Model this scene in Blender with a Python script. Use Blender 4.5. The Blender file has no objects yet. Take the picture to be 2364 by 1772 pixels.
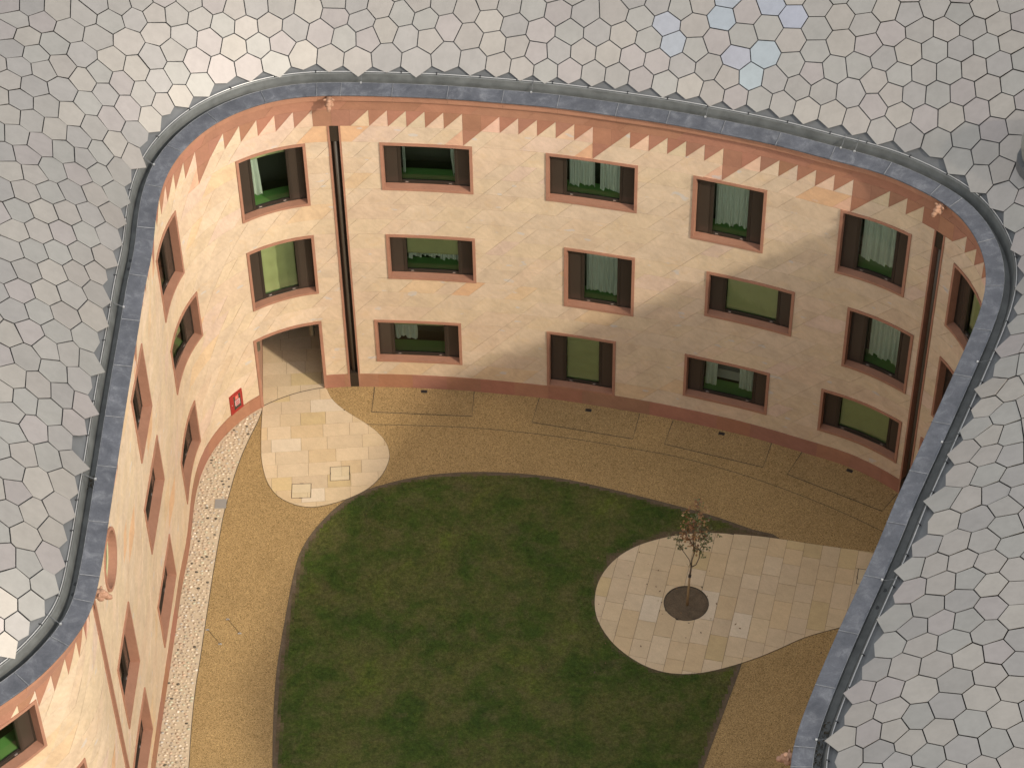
import bpy, bmesh, math, random
import numpy as np
from mathutils import Vector, Matrix, noise as mnoise
random.seed(7); np.random.seed(7)
rnd = random.random
R_ = math.radians
scn = bpy.context.scene
COL = scn.collection
# ------------------------------------------------------------------ camera
HC = 50.0
FPX = 5755.0
TH = R_(45.0)
ROLL = math.atan2(115, 5754)
fw = Vector((0, math.cos(TH), -math.sin(TH))); r0 = Vector((1, 0, 0)); u0 = r0.cross(fw)
cR = math.cos(ROLL) * r0 - math.sin(ROLL) * u0
cD = -(math.sin(ROLL) * r0) - math.cos(ROLL) * u0
cam_data = bpy.data.cameras.new('camera'); cam = bpy.data.objects.new('camera', cam_data); COL.objects.link(cam)
cam_data.sensor_width = 36.0; cam_data.lens = 36.0 * FPX / 2364.0
cam_data.clip_start = 1.0; cam_data.clip_end = 2000.0
m = Matrix((cR, -cD, -fw)).transposed().to_4x4(); m.translation = Vector((0, 0, HC)); cam.matrix_world = m
scn.camera = cam
# ------------------------------------------------------------------ light
SUN_AZ = Vector((0.725, -0.69, 0)).normalized()     # horizontal direction towards the sun
SUN_EL = R_(32.8)
world = bpy.data.worlds.new('World'); scn.world = world; world.use_nodes = True
wn = world.node_tree.nodes; wl = world.node_tree.links
for n in list(wn): wn.remove(n)
sky = wn.new('ShaderNodeTexSky'); sky.sky_type = 'NISHITA'; sky.sun_disc = False
sky.sun_elevation = SUN_EL; sky.sun_rotation = math.atan2(SUN_AZ.x, SUN_AZ.y)
sky.air_density = 1.5; sky.dust_density = 1.0; sky.ozone_density = 1.0
bg = wn.new('ShaderNodeBackground'); bg.inputs['Strength'].default_value = 0.15
wo = wn.new('ShaderNodeOutputWorld'); hs = wn.new('ShaderNodeHueSaturation'); hs.inputs['Saturation'].default_value = 0.20; wl.new(sky.outputs[0], hs.inputs['Color']); wl.new(hs.outputs[0], bg.inputs[0]); wl.new(bg.outputs[0], wo.inputs[0])
sd_ = bpy.data.lights.new('sun', 'SUN'); sd_.energy = 1.5; sd_.angle = R_(2.5); sd_.color = (1.0, 0.90, 0.76)
sun = bpy.data.objects.new('sun', sd_); COL.objects.link(sun)
sv = Vector((SUN_AZ.x * math.cos(SUN_EL), SUN_AZ.y * math.cos(SUN_EL), math.sin(SUN_EL)))
sun.rotation_euler = sv.to_track_quat('Z', 'Y').to_euler(); sun.location = (30, -20, 60)
scn.view_settings.view_transform = 'Standard'; scn.view_settings.look = 'None'
scn.view_settings.gamma = 1.0; scn.view_settings.use_curve_mapping = False
scn.view_settings.exposure = 1.16
# ------------------------------------------------------------------ plan curves
LINPTS = np.array([-10.286,30.634,-9.920,30.974,-9.588,31.348,-9.302,31.758,-9.053,32.191,-8.851,32.648,-8.724,33.131,-8.672,33.628,-8.651,34.127,-8.635,34.627,-8.627,35.127,-8.623,35.626,-8.617,36.126,-8.610,36.626,-8.603,37.126,-8.598,37.626,-8.593,38.126,-8.587,38.626,-8.580,39.126,-8.570,39.625,-8.560,40.125,-8.549,40.625,-8.537,41.125,-8.527,41.625,-8.521,42.124,-8.514,42.624,-8.493,43.124,-8.461,43.623,-8.447,44.122,-8.455,44.622,-8.467,45.122,-8.467,45.622,-8.440,46.121,-8.377,46.617,-8.265,47.104,-8.095,47.573,-7.868,48.018,-7.591,48.434,-7.262,48.810,-6.877,49.128,-6.451,49.388,-5.994,49.591,-5.514,49.727,-5.019,49.797,-4.519,49.809,-4.020,49.792,-3.521,49.764,-3.022,49.728,-2.524,49.687,-2.026,49.639,-1.530,49.581,-1.035,49.512,-0.541,49.434,-0.047,49.354,0.446,49.273,0.938,49.187,1.428,49.086,1.914,48.968,2.397,48.841,2.881,48.715,3.365,48.588,3.847,48.456,4.325,48.311,4.800,48.154,5.273,47.992,5.745,47.827,6.214,47.656,6.678,47.470,7.135,47.266,7.587,47.053,8.041,46.845,8.499,46.643,8.947,46.423,9.370,46.157,9.764,45.848,10.137,45.516,10.480,45.153,10.748,44.732,10.932,44.268,11.054,43.783,11.111,43.287,11.097,42.788,11.020,42.294,10.893,41.811,10.728,41.339,10.539,40.876,10.338,40.418,10.131,39.963,9.923,39.509,9.714,39.055,9.505,38.601,9.295,38.147,9.085,37.693,8.873,37.240,8.661,36.788,8.447,36.336,8.233,35.884,8.027,35.429,7.831,34.969,7.633,34.510,7.428,34.054,7.220,33.599,7.008,33.146,6.795,32.695,6.583,32.242,6.374,31.787,6.170,31.331,5.969,30.873,5.774,30.413,5.584,29.951,5.412,29.481,5.279,29.000,5.199,28.507,5.161,28.008,5.151,27.508,5.159,27.009,5.185,26.509,5.237,26.012,5.337,25.523,5.493,25.048,5.698,24.593,5.942,24.156,6.215,23.737,6.515,23.338,6.840,22.958,7.183,22.595,7.538,22.242,7.897,21.895,8.263,21.554,8.644,21.231,9.043,20.929,9.449,20.638,9.854,20.345,10.250,20.040,10.627,19.711,10.973,19.351,11.274,18.952,11.521,18.518,11.722,18.060,11.893,17.591,12.042,17.113,12.171,16.631,12.282,16.143,12.376,15.652,12.452,15.158,12.509,14.661,12.545,14.163,12.558,13.663,12.545,13.163,12.501,12.666,12.418,12.173,12.287,11.691,12.096,11.229,11.838,10.801,11.521,10.416,11.159,10.071,10.765,9.763,10.350,9.485,9.918,9.234,9.473,9.006,9.019,8.797,8.556,8.607,8.088,8.433,7.614,8.273,7.136,8.128,6.654,7.996,6.168,7.876,5.680,7.769,5.189,7.675,4.696,7.595,4.200,7.528,3.703,7.479,3.204,7.451,2.704,7.442,2.204,7.453,1.705,7.480,1.207,7.523,0.710,7.581,0.215,7.651,-0.278,7.734,-0.769,7.829,-1.257,7.934,-1.744,8.049,-2.228,8.175,-2.709,8.309,-3.188,8.453,-3.664,8.606,-4.137,8.768,-4.607,8.938,-5.074,9.117,-5.537,9.305,-5.996,9.502,-6.452,9.708,-6.903,9.923,-7.350,10.147,-7.792,10.380,-8.230,10.621,-8.663,10.871,-9.090,11.131,-9.512,11.399,-9.928,11.676,-10.337,11.964,-10.739,12.261,-11.132,12.570,-11.517,12.889,-11.891,13.220,-12.254,13.564,-12.603,13.922,-12.937,14.294,-13.253,14.681,-13.548,15.084,-13.822,15.503,-14.075,15.934,-14.307,16.376,-14.521,16.828,-14.715,17.289,-14.892,17.757,-15.050,18.231,-15.190,18.711,-15.312,19.195,-15.414,19.685,-15.496,20.178,-15.555,20.674,-15.591,21.173,-15.600,21.673,-15.575,22.172,-15.512,22.668,-15.410,23.157,-15.275,23.638,-15.110,24.110,-14.921,24.573,-14.712,25.027,-14.486,25.472,-14.245,25.911,-13.994,26.343,-13.734,26.770,-13.465,27.191,-13.182,27.603,-12.879,28.001,-12.558,28.384,-12.224,28.756,-11.878,29.117,-11.525,29.470,-11.165,29.818,-10.801,30.160,-10.434,30.500]).reshape(-1, 2)
def resample(Q, step=.1):
    Q = np.vstack([Q, Q[:1]]); d = np.hypot(*np.diff(Q, axis=0).T); s = np.r_[0, np.cumsum(d)]
    n = int(round(s[-1] / step)); u = np.linspace(0, s[-1], n, endpoint=False)
    return np.stack([np.interp(u, s, Q[:, 0]), np.interp(u, s, Q[:, 1])], 1)
def smooth(Q, sig):
    k = np.arange(-int(4 * sig), int(4 * sig) + 1); w = np.exp(-.5 * (k / sig) ** 2); w /= w.sum()
    return sum(wi * np.roll(Q, -ki, axis=0) for wi, ki in zip(w, k))
def cnormals(Q):
    t = np.roll(Q, -1, 0) - np.roll(Q, 1, 0); t /= np.hypot(*t.T)[:, None]
    return np.stack([-t[:, 1], t[:, 0]], 1)
LIN = smooth(resample(LINPTS, .1), 1.5)
LIN = resample(LIN, .1)
NLIN = cnormals(LIN)
ZT = 10.65
_i = np.arange(len(LIN))
offs = np.interp(_i, [0, 20, 34, 45, 69, 94, 120, 135, 150, 1100], [.25, .25, .30, .42, .385, .335, .30, .265, .235, .22])
offs = smooth(offs[:, None], 6)[:, 0]
WC = resample(LIN + NLIN * offs[:, None], .1)
NWC = smooth(cnormals(WC), 2.0); NWC /= np.hypot(*NWC.T)[:, None]
NW = len(WC); NLc = len(LIN)
def _curve(C, N, s, o):
    n = len(C); f = (s * 10.0) % n; i = int(f); a = f - i; j = (i + 1) % n; i %= n
    x = C[i, 0] * (1 - a) + C[j, 0] * a; y = C[i, 1] * (1 - a) + C[j, 1] * a
    nx = N[i, 0] * (1 - a) + N[j, 0] * a; ny = N[i, 1] * (1 - a) + N[j, 1] * a
    return x + nx * o, y + ny * o
def Wp(s, z, o=0.0):            # wall coordinates: s along the wall, z up, o into the building
    x, y = _curve(WC, NWC, s, o); return (x, y, z)
def Lp(t, r, z):                # parapet coordinates
    x, y = _curve(LIN, NLIN, t, r); return (x, y, z)
def wnorm(s):
    i = int(round(s * 10)) % NW; return Vector((NWC[i, 0], NWC[i, 1], 0))
def lnorm(s):
    i = int(round(s * 10)) % NLc; return Vector((NLIN[i, 0], NLIN[i, 1], 0))
# ------------------------------------------------------------------ mesh helpers
class MB:
    def __init__(s): s.v = []; s.f = []; s.c = None
    def col(s, c): s.c = c; return s
    def add(s, vs, fs, c=None):
        b = len(s.v); s.v += [tuple(p) for p in vs]; s.f += [tuple(i + b for i in f) for f in fs]
        if c is not None or hasattr(s, 'fc'):
            if not hasattr(s, 'fc'): s.fc = [(1, 1, 1)] * (len(s.f) - len(fs))
            s.fc += [c or (1, 1, 1)] * len(fs)
        return s
    def box(s, a, b, fn=None, c=None):
        x0, y0, z0 = a; x1, y1, z1 = b
        p = [(x0, y0, z0), (x1, y0, z0), (x1, y1, z0), (x0, y1, z0), (x0, y0, z1), (x1, y0, z1), (x1, y1, z1), (x0, y1, z1)]
        if fn: p = [fn(*q) for q in p]
        return s.add(p, [(0, 3, 2, 1), (4, 5, 6, 7), (0, 1, 5, 4), (1, 2, 6, 5), (2, 3, 7, 6), (3, 0, 4, 7)], c)
    def sweep(s, fn, ts, prof, closed=False, caps=True, c=None):   # fn(t, a, b) -> point ; prof list of (a, b)
        n = len(prof); vs = [fn(t, a, b) for t in ts for (a, b) in prof]; fs = []
        m_ = n if closed else n - 1
        for i in range(len(ts) - 1):
            for k in range(m_):
                k2 = (k + 1) % n
                fs.append((i * n + k, i * n + k2, (i + 1) * n + k2, (i + 1) * n + k))
        if caps and closed:
            fs.append(tuple(range(n - 1, -1, -1))); fs.append(tuple((len(ts) - 1) * n + k for k in range(n)))
        return s.add(vs, fs, c)
    def tube(s, pts, rad, n=8, cap=True, c=None):
        pts = [Vector(p) for p in pts]
        if not isinstance(rad, (list, tuple)): rad = [rad] * len(pts)
        vs = []; up = None
        for i, p in enumerate(pts):
            d = (pts[min(i + 1, len(pts) - 1)] - pts[max(i - 1, 0)]).normalized()
            if up is None: up = Vector((0, 0, 1)) if abs(d.z) < .9 else Vector((1, 0, 0))
            a = d.cross(up).normalized(); b = a.cross(d).normalized(); up = b
            for k in range(n):
                an = 2 * math.pi * k / n; vs.append(p + (a * math.cos(an) + b * math.sin(an)) * rad[i])
        fs = [(i * n + k, i * n + (k + 1) % n, (i + 1) * n + (k + 1) % n, (i + 1) * n + k) for i in range(len(pts) - 1) for k in range(n)]
        if cap: fs.append(tuple(range(n - 1, -1, -1))); fs.append(tuple((len(pts) - 1) * n + k for k in range(n)))
        return s.add(vs, fs, c)
    def obj(s, name, mat, parent=None, at=None, smooth=False, rot=None):
        me = bpy.data.meshes.new(name)
        v = np.array(s.v, dtype=float).reshape(-1, 3)
        if at is not None: v = v - np.array(at)[None]
        me.from_pydata(v.tolist(), [], s.f); 
        if hasattr(s, 'fc'):
            ca = me.color_attributes.new('col', 'FLOAT_COLOR', 'CORNER')
            cnt = [len(f) for f in s.f]
            arr = np.repeat(np.array([(c[0], c[1], c[2], 1.0) for c in s.fc]), cnt, axis=0)
            ca.data.foreach_set('color', arr.ravel())
        me.materials.append(mat)
        if smooth: me.polygons.foreach_set('use_smooth', [True] * len(me.polygons))
        me.update()
        o = bpy.data.objects.new(name, me); COL.objects.link(o)
        if parent is not None: o.parent = parent
        if at is not None and parent is None: o.location = at
        return o
def empty(name, loc=(0, 0, 0)):
    o = bpy.data.objects.new(name, None); COL.objects.link(o); o.location = loc; o.empty_display_size = .2; return o
def tag(o, label=None, cat=None, group=None, kind=None):
    if label: o['label'] = label
    if cat: o['category'] = cat
    if group: o['group'] = group
    if kind: o['kind'] = kind
    return o
def frange(a, b, step=.2):
    n = max(1, int(math.ceil((b - a) / step - 1e-6))); return [a + (b - a) * i / n for i in range(n + 1)]
# ------------------------------------------------------------------ 2D polygon helpers
def clip_half(P, a, b, keep_left=True):
    # keep the part of convex polygon P on the left side of a->b
    out = []; n = len(P); dx, dy = b[0] - a[0], b[1] - a[1]; sg = 1 if keep_left else -1
    def sdist(p): return sg * (dx * (p[1] - a[1]) - dy * (p[0] - a[0]))
    for i in range(n):
        p, q = P[i], P[(i + 1) % n]; dp, dq = sdist(p), sdist(q)
        if dp >= 0: out.append(p)
        if (dp > 0 and dq < 0) or (dp < 0 and dq > 0):
            t = dp / (dp - dq); out.append((p[0] + (q[0] - p[0]) * t, p[1] + (q[1] - p[1]) * t))
    return out
def area(P):
    return .5 * sum(P[i][0] * P[(i + 1) % len(P)][1] - P[(i + 1) % len(P)][0] * P[i][1] for i in range(len(P))) if len(P) > 2 else 0
def subtract(polys, H):     # convex polygons minus convex CCW hole
    out = []
    hx0 = min(p[0] for p in H); hx1 = max(p[0] for p in H); hy0 = min(p[1] for p in H); hy1 = max(p[1] for p in H)
    for P in polys:
        if max(p[0] for p in P) <= hx0 or min(p[0] for p in P) >= hx1 or max(p[1] for p in P) <= hy0 or min(p[1] for p in P) >= hy1:
            out.append(P); continue
        cur = P
        for i in range(len(H)):
            a, b = H[i], H[(i + 1) % len(H)]
            o = clip_half(cur, a, b, False)
            if len(o) > 2 and abs(area(o)) > 1e-5: out.append(o)
            cur = clip_half(cur, a, b, True)
            if len(cur) < 3 or abs(area(cur)) < 1e-6: break
    return out
def shrink(P, g):
    if area(P) < 0: P = P[::-1]
    cur = P
    n = len(P)
    for i in range(n):
        a, b = P[i], P[(i + 1) % n]; dx, dy = b[0] - a[0], b[1] - a[1]; L = math.hypot(dx, dy)
        if L < 1e-6: continue
        nx, ny = -dy / L * g, dx / L * g
        cur = clip_half(cur, (a[0] + nx, a[1] + ny), (b[0] + nx, b[1] + ny), True)
        if len(cur) < 3: return []
    return cur
def pip(poly, X, Y):        # vectorised point in polygon
    X = np.asarray(X); Y = np.asarray(Y); c = np.zeros(X.shape, bool); n = len(poly)
    for i in range(n):
        x1, y1 = poly[i]; x2, y2 = poly[(i + 1) % n]
        if y1 == y2: continue
        t = ((y1 > Y) != (y2 > Y)) & (X < (x2 - x1) * (Y - y1) / (y2 - y1) + x1); c ^= t
    return c
def pdist(poly, X, Y, closed=True):
    X = np.asarray(X); Y = np.asarray(Y); d = np.full(X.shape, 1e9); n = len(poly)
    for i in range(n if closed else n - 1):
        ax, ay = poly[i]; bx, by = poly[(i + 1) % n]; ex, ey = bx - ax, by - ay
        t = np.clip(((X - ax) * ex + (Y - ay) * ey) / (ex * ex + ey * ey + 1e-12), 0, 1)
        d = np.minimum(d, np.hypot(X - ax - t * ex, Y - ay - t * ey))
    return d
def catmull(P, closed=False, step=.15):
    P = [np.array(p, float) for p in P]; n = len(P); out = []
    rng_ = range(n) if closed else range(n - 1)
    for i in rng_:
        p1, p2 = P[i], P[(i + 1) % n]
        p0 = P[(i - 1) % n] if (closed or i > 0) else 2 * p1 - p2
        p3 = P[(i + 2) % n] if (closed or i < n - 2) else 2 * p2 - p1
        t = [0.0]
        for a, b in ((p0, p1), (p1, p2), (p2, p3)): t.append(t[-1] + max(float(np.linalg.norm(b - a)), 1e-5) ** .5)
        m_ = max(1, int(np.linalg.norm(p2 - p1) / step))
        for k in range(m_):
            x = t[1] + (t[2] - t[1]) * k / m_
            A1 = (t[1] - x) / (t[1] - t[0]) * p0 + (x - t[0]) / (t[1] - t[0]) * p1
            A2 = (t[2] - x) / (t[2] - t[1]) * p1 + (x - t[1]) / (t[2] - t[1]) * p2
            A3 = (t[3] - x) / (t[3] - t[2]) * p2 + (x - t[2]) / (t[3] - t[2]) * p3
            B1 = (t[2] - x) / (t[2] - t[0]) * A1 + (x - t[0]) / (t[2] - t[0]) * A2
            B2 = (t[3] - x) / (t[3] - t[1]) * A2 + (x - t[1]) / (t[3] - t[1]) * A3
            q = (t[2] - x) / (t[2] - t[1]) * B1 + (x - t[1]) / (t[2] - t[1]) * B2
            out.append((float(q[0]), float(q[1])))
    if not closed: out.append(tuple(P[-1]))
    return out
# ------------------------------------------------------------------ materials
def new_mat(name):
    m_ = bpy.data.materials.new(name); m_.use_nodes = True; nt = m_.node_tree
    for n in list(nt.nodes): nt.nodes.remove(n)
    out = nt.nodes.new('ShaderNodeOutputMaterial'); p = nt.nodes.new('ShaderNodeBsdfPrincipled')
    nt.links.new(p.outputs[0], out.inputs[0]); return m_, nt, p, out
def N_(nt, typ, **kw):
    n = nt.nodes.new(typ)
    for k, v in kw.items(): setattr(n, k, v)
    return n
def lk(nt, a, b): nt.links.new(a, b)
def pos(nt, scale=(1, 1, 1), rotz=0):
    g = N_(nt, 'ShaderNodeNewGeometry'); mp = N_(nt, 'ShaderNodeMapping'); lk(nt, g.outputs['Position'], mp.inputs[0])
    mp.inputs['Scale'].default_value = scale; mp.inputs['Rotation'].default_value = (0, 0, rotz); return mp.outputs[0]
def noise(nt, vec, scale, detail=4, rough=.55, dist=0):
    n = N_(nt, 'ShaderNodeTexNoise'); lk(nt, vec, n.inputs['Vector']); n.inputs['Scale'].default_value = scale
    n.inputs['Detail'].default_value = detail; n.inputs['Roughness'].default_value = rough; n.inputs['Distortion'].default_value = dist
    return n.outputs['Fac']
def ramp(nt, fac, stops, interp='LINEAR'):
    r = N_(nt, 'ShaderNodeValToRGB'); r.color_ramp.interpolation = interp; lk(nt, fac, r.inputs[0]); e = r.color_ramp.elements
    while len(e) < len(stops): e.new(.5)
    for i, (p, c) in enumerate(stops):
        e[i].position = p; e[i].color = (c[0], c[1], c[2], 1) if isinstance(c, (tuple, list)) else (c, c, c, 1)
    return r.outputs[0]
def mix(nt, fac, a, b, mode='MIX'):
    n = N_(nt, 'ShaderNodeMix'); n.data_type = 'RGBA'; n.blend_type = mode
    for k, x in ((0, fac), (6, a), (7, b)):
        if isinstance(x, (int, float)): n.inputs[k].default_value = x
        elif isinstance(x, (tuple, list)): n.inputs[k].default_value = (x[0], x[1], x[2], 1)
        else: lk(nt, x, n.inputs[k])
    return n.outputs[2]
def attr(nt, name='col'):
    a = N_(nt, 'ShaderNodeAttribute'); a.attribute_name = name; return a.outputs['Color']
def bump(nt, p, h, strength=.3, dist=.01):
    b = N_(nt, 'ShaderNodeBump'); b.inputs['Strength'].default_value = strength; b.inputs['Distance'].default_value = dist
    lk(nt, h, b.inputs['Height']); lk(nt, b.outputs[0], p.inputs['Normal'])
def simple(name, col, rough=.6, metal=0, nscale=None, namt=.25, spec=.5, bumps=None):
    m_, nt, p, out = new_mat(name); v = pos(nt)
    if nscale:
        f = noise(nt, v, nscale, 5); c = mix(nt, 1.0, col, ramp(nt, f, [(.3, 1 - namt), (.7, 1 + namt)]), 'MULTIPLY'); lk(nt, c, p.inputs['Base Color'])
    else: p.inputs['Base Color'].default_value = (*col, 1)
    p.inputs['Roughness'].default_value = rough; p.inputs['Metallic'].default_value = metal; p.inputs['Specular IOR Level'].default_value = spec
    if bumps: bump(nt, p, noise(nt, v, bumps[0], 3), bumps[1], bumps[2])
    return m_
def stone_mat(name, veins=.12, blue=.5, rough=.75, use_attr=True, base=(1, 1, 1), fine=60):
    m_, nt, p, out = new_mat(name); v = pos(nt)
    c = attr(nt) if use_attr else mix(nt, 0.0, base, base)
    big = noise(nt, v, 2.2, 6, .65, .4); c = mix(nt, 1.0, c, ramp(nt, big, [(.3, 1 - veins), (.5, 1.0), (.7, 1 + veins)]), 'MULTIPLY')
    # swirling bedding in the sandstone
    wv = N_(nt, 'ShaderNodeTexWave'); wv.wave_type = 'BANDS'; wv.bands_direction = 'DIAGONAL'; lk(nt, v, wv.inputs[0])
    wv.inputs['Scale'].default_value = 2.6; wv.inputs['Distortion'].default_value = 14; wv.inputs['Detail'].default_value = 3; wv.inputs['Detail Scale'].default_value = .7
    c = mix(nt, 1.0, c, ramp(nt, wv.outputs[1], [(0, 1 - veins * .2), (1, 1 + veins * .2)]), 'MULTIPLY')
    if blue:
        bf = noise(nt, pos(nt, (1.1, 1.1, 2.6)), 1.9, 2, .4); bm = ramp(nt, bf, [(.70, 0), (.735, blue)]); c = mix(nt, bm, c, (.42, .42, .41))
        of = noise(nt, pos(nt, (1, 1, 1.4)), 1.7, 6, .7, 1.2); om = ramp(nt, of, [(.54, 0), (.70, .42)]); c = mix(nt, om, c, (.52, .36, .20))
    fn = noise(nt, v, fine, 3); c = mix(nt, 1.0, c, ramp(nt, fn, [(.3, .93), (.7, 1.07)]), 'MULTIPLY')
    lk(nt, c, p.inputs['Base Color']); p.inputs['Roughness'].default_value = rough; p.inputs['Specular IOR Level'].default_value = .25
    bump(nt, p, fn, .25, .004); return m_
M = {}
M['cream'] = stone_mat('cream_sandstone')
M['pink'] = stone_mat('pink_sandstone', veins=.09, blue=0)
M['paving'] = stone_mat('yorkstone_paving', veins=.07, blue=0, rough=.7, fine=40)
M['mortar'] = simple('pale_mortar', (.50, .35, .22), .9, nscale=8, namt=.1)
M['dark_joint'] = simple('dark_joint', (.06, .045, .03), .9)
M['sand_joint'] = simple('sand_joint', (.22, .155, .085), .9)
M['bronze'] = simple('bronze_metal', (.040, .029, .020), .42, 0.3, spec=.4)
M['bronze_panel'] = simple('bronze_perforated_panel', (.050, .036, .026), .26, 0.1, spec=.45)
M['lead'] = None
def lead_mat():
    m_, nt, p, out = new_mat('lead_sheet'); v = pos(nt)
    f = noise(nt, v, 3.0, 7, .7, .5); g = noise(nt, v, 28, 4, .7); s = noise(nt, pos(nt, (1, 1, 1)), .8, 3)
    c = ramp(nt, f, [(.30, (.048, .050, .058)), (.52, (.078, .080, .090)), (.72, (.145, .147, .156))])
    c = mix(nt, 1.0, c, ramp(nt, g, [(.3, .86), (.6, 1.05), (.8, 1.35)]), 'MULTIPLY'); c = mix(nt, 1.0, c, ramp(nt, s, [(.3, .82), (.7, 1.18)]), 'MULTIPLY')
    st = noise(nt, v, 11, 5, .75, 1.5); c = mix(nt, ramp(nt, st, [(.66, 0), (.73, .45)]), c, (.26, .26, .27))
    lk(nt, c, p.inputs['Base Color']); p.inputs['Metallic'].default_value = .15; lk(nt, ramp(nt, f, [(.3, .5), (.7, .7)]), p.inputs['Roughness'])
    bump(nt, p, g, .3, .004); return m_
M['lead'] = lead_mat()
M['welt'] = simple('lead_welt', (.15, .152, .156), .5, .2, nscale=9, namt=.35)
M['jamb'] = simple('passage_jamb_stone', (.36, .20, .125), .8, nscale=5, namt=.08)
M['gutter'] = simple('galvanised_gutter', (.11, .112, .105), .5, .2, nscale=3, namt=.25)
M['flash'] = simple('grey_flashing', (.085, .086, .086), .6, .1, nscale=2, namt=.15)
M['under'] = simple('roof_membrane', (.022, .02, .018), .9)
M['alu'] = simple('aluminium', (.42, .41, .39), .4, .5)
M['darkmetal'] = simple('dark_fixings', (.04, .04, .04), .5, .3)
M['silver'] = simple('polished_steel', (.8, .8, .78), .18, .9)
M['white'] = simple('white_plastic', (.75, .75, .73), .4)
def tile_mat():
    m_, nt, p, out = new_mat('roof_panel_coating'); v = pos(nt)
    c = attr(nt); f = noise(nt, v, 1.3, 4); c = mix(nt, 1.0, c, ramp(nt, f, [(.3, .96), (.7, 1.04)]), 'MULTIPLY')
    d = noise(nt, v, 42, 2); c = mix(nt, ramp(nt, d, [(.74, 0), (.8, .25)]), c, (.2, .19, .17))
    st = noise(nt, pos(nt, (5, 5, 1.2)), 1.0, 4, .7); c = mix(nt, 1.0, c, ramp(nt, st, [(.35, .955), (.6, 1.02)]), 'MULTIPLY')
    lk(nt, c, p.inputs['Base Color']); p.inputs['Roughness'].default_value = .66; p.inputs['Metallic'].default_value = 1.0
    return m_
M['tile'] = tile_mat()
def gravel_mat(name, a, b, c_):
    m_, nt, p, out = new_mat(name); v = pos(nt)
    vo = N_(nt, 'ShaderNodeTexVoronoi'); lk(nt, v, vo.inputs['Vector']); vo.inputs['Scale'].default_value = 62
    f = N_(nt, 'ShaderNodeSeparateColor'); lk(nt, vo.outputs['Color'], f.inputs[0])
    c = ramp(nt, f.outputs[0], [(0, c_), (.22, a), (.6, b), (.92, b), (1, tuple(min(1, x * 1.5) for x in b))])
    l = noise(nt, v, .55, 5, .6); c = mix(nt, 1.0, c, ramp(nt, l, [(.3, .90), (.7, 1.08)]), 'MULTIPLY')
    l2 = noise(nt, v, 6, 4, .7); c = mix(nt, 1.0, c, ramp(nt, l2, [(.3, .93), (.7, 1.06)]), 'MULTIPLY')
    lk(nt, c, p.inputs['Base Color']); p.inputs['Roughness'].default_value = .85; p.inputs['Specular IOR Level'].default_value = .2
    bump(nt, p, vo.outputs['Distance'], .6, .01); return m_
M['gravel'] = gravel_mat('resin_bound_gravel', (.262, .170, .068), (.355, .238, .105), (.125, .08, .032))
M['gravel2'] = gravel_mat('resin_bound_gravel_cover', (.25, .163, .068), (.337, .227, .102), (.118, .076, .032))
def soil_mat():
    m_, nt, p, out = new_mat('bare_soil'); v = pos(nt); f = noise(nt, v, 3.5, 8, .75); g = noise(nt, v, 35, 4, .7)
    c = ramp(nt, f, [(.3, (.070, .050, .030)), (.55, (.110, .078, .046)), (.75, (.155, .112, .070))])
    c = mix(nt, 1.0, c, ramp(nt, g, [(.3, .75), (.7, 1.3)]), 'MULTIPLY'); lk(nt, c, p.inputs['Base Color']); p.inputs['Roughness'].default_value = .95
    bump(nt, p, f, .8, .05); return m_
M['soil'] = soil_mat()
SOILR = [(.3, (.070, .050, .030)), (.55, (.110, .078, .046)), (.75, (.155, .112, .070))]
def lawn_mat(name, blade):
    m_, nt, p, out = new_mat(name); v = pos(nt)
    f = noise(nt, v, .62, 6, .62, .3); g = noise(nt, v, 1.7, 6, .7, .5); h = noise(nt, v, 22, 4, .7)
    c = ramp(nt, f, [(.30, (.028, .052, .008)), (.45, (.047, .071, .011)), (.56, (.073, .078, .020)), (.68, (.080, .100, .016))])
    c = mix(nt, ramp(nt, g, [(.46, 0), (.72, .75)]), c, (.095, .080, .034))
    c = mix(nt, ramp(nt, g, [(.30, .6), (.46, 0)]), c, (.024, .046, .010))
    c = mix(nt, 1.0, c, ramp(nt, h, [(.3, .66), (.7, 1.36)]), 'MULTIPLY'); h8 = noise(nt, v, 8.5, 5, .75); c = mix(nt, 1.0, c, ramp(nt, h8, [(.32, .68), (.68, 1.34)]), 'MULTIPLY')
    if not blade:
        e = attr(nt); fs_ = noise(nt, v, 3.5, 8, .75); gs_ = noise(nt, v, 35, 4, .7); sc_ = mix(nt, 1.0, ramp(nt, fs_, SOILR), ramp(nt, gs_, [(.3, .75), (.7, 1.3)]), 'MULTIPLY'); c = mix(nt, e, c, sc_)
    else:
        oi = attr(nt); c = mix(nt, 1.0, c, oi, 'MULTIPLY')
    lk(nt, c, p.inputs['Base Color']); p.inputs['Roughness'].default_value = .8; p.inputs['Specular IOR Level'].default_value = .15
    if not blade: bump(nt, p, h, .8, .03)
    return m_
M['lawn'] = lawn_mat('turf', False); M['blade'] = lawn_mat('grass_blades', True)
def glass_mat(name, tint, refl=.10):
    m_, nt, p, out = new_mat(name); nt.nodes.remove(p)
    t = N_(nt, 'ShaderNodeBsdfTransparent'); t.inputs[0].default_value = (*tint, 1)
    g = N_(nt, 'ShaderNodeBsdfGlossy'); g.inputs['Roughness'].default_value = .03; g.inputs[0].default_value = (.9, .95, .9, 1)
    fr = N_(nt, 'ShaderNodeFresnel'); fr.inputs[0].default_value = 1.52
    mx = N_(nt, 'ShaderNodeMixShader'); lk(nt, fr.outputs[0], mx.inputs[0]); lk(nt, t.outputs[0], mx.inputs[1]); lk(nt, g.outputs[0], mx.inputs[2]); lk(nt, mx.outputs[0], out.inputs[0]); return m_
M['glass'] = glass_mat('green_tinted_glass', (.86, .93, .82))
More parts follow.
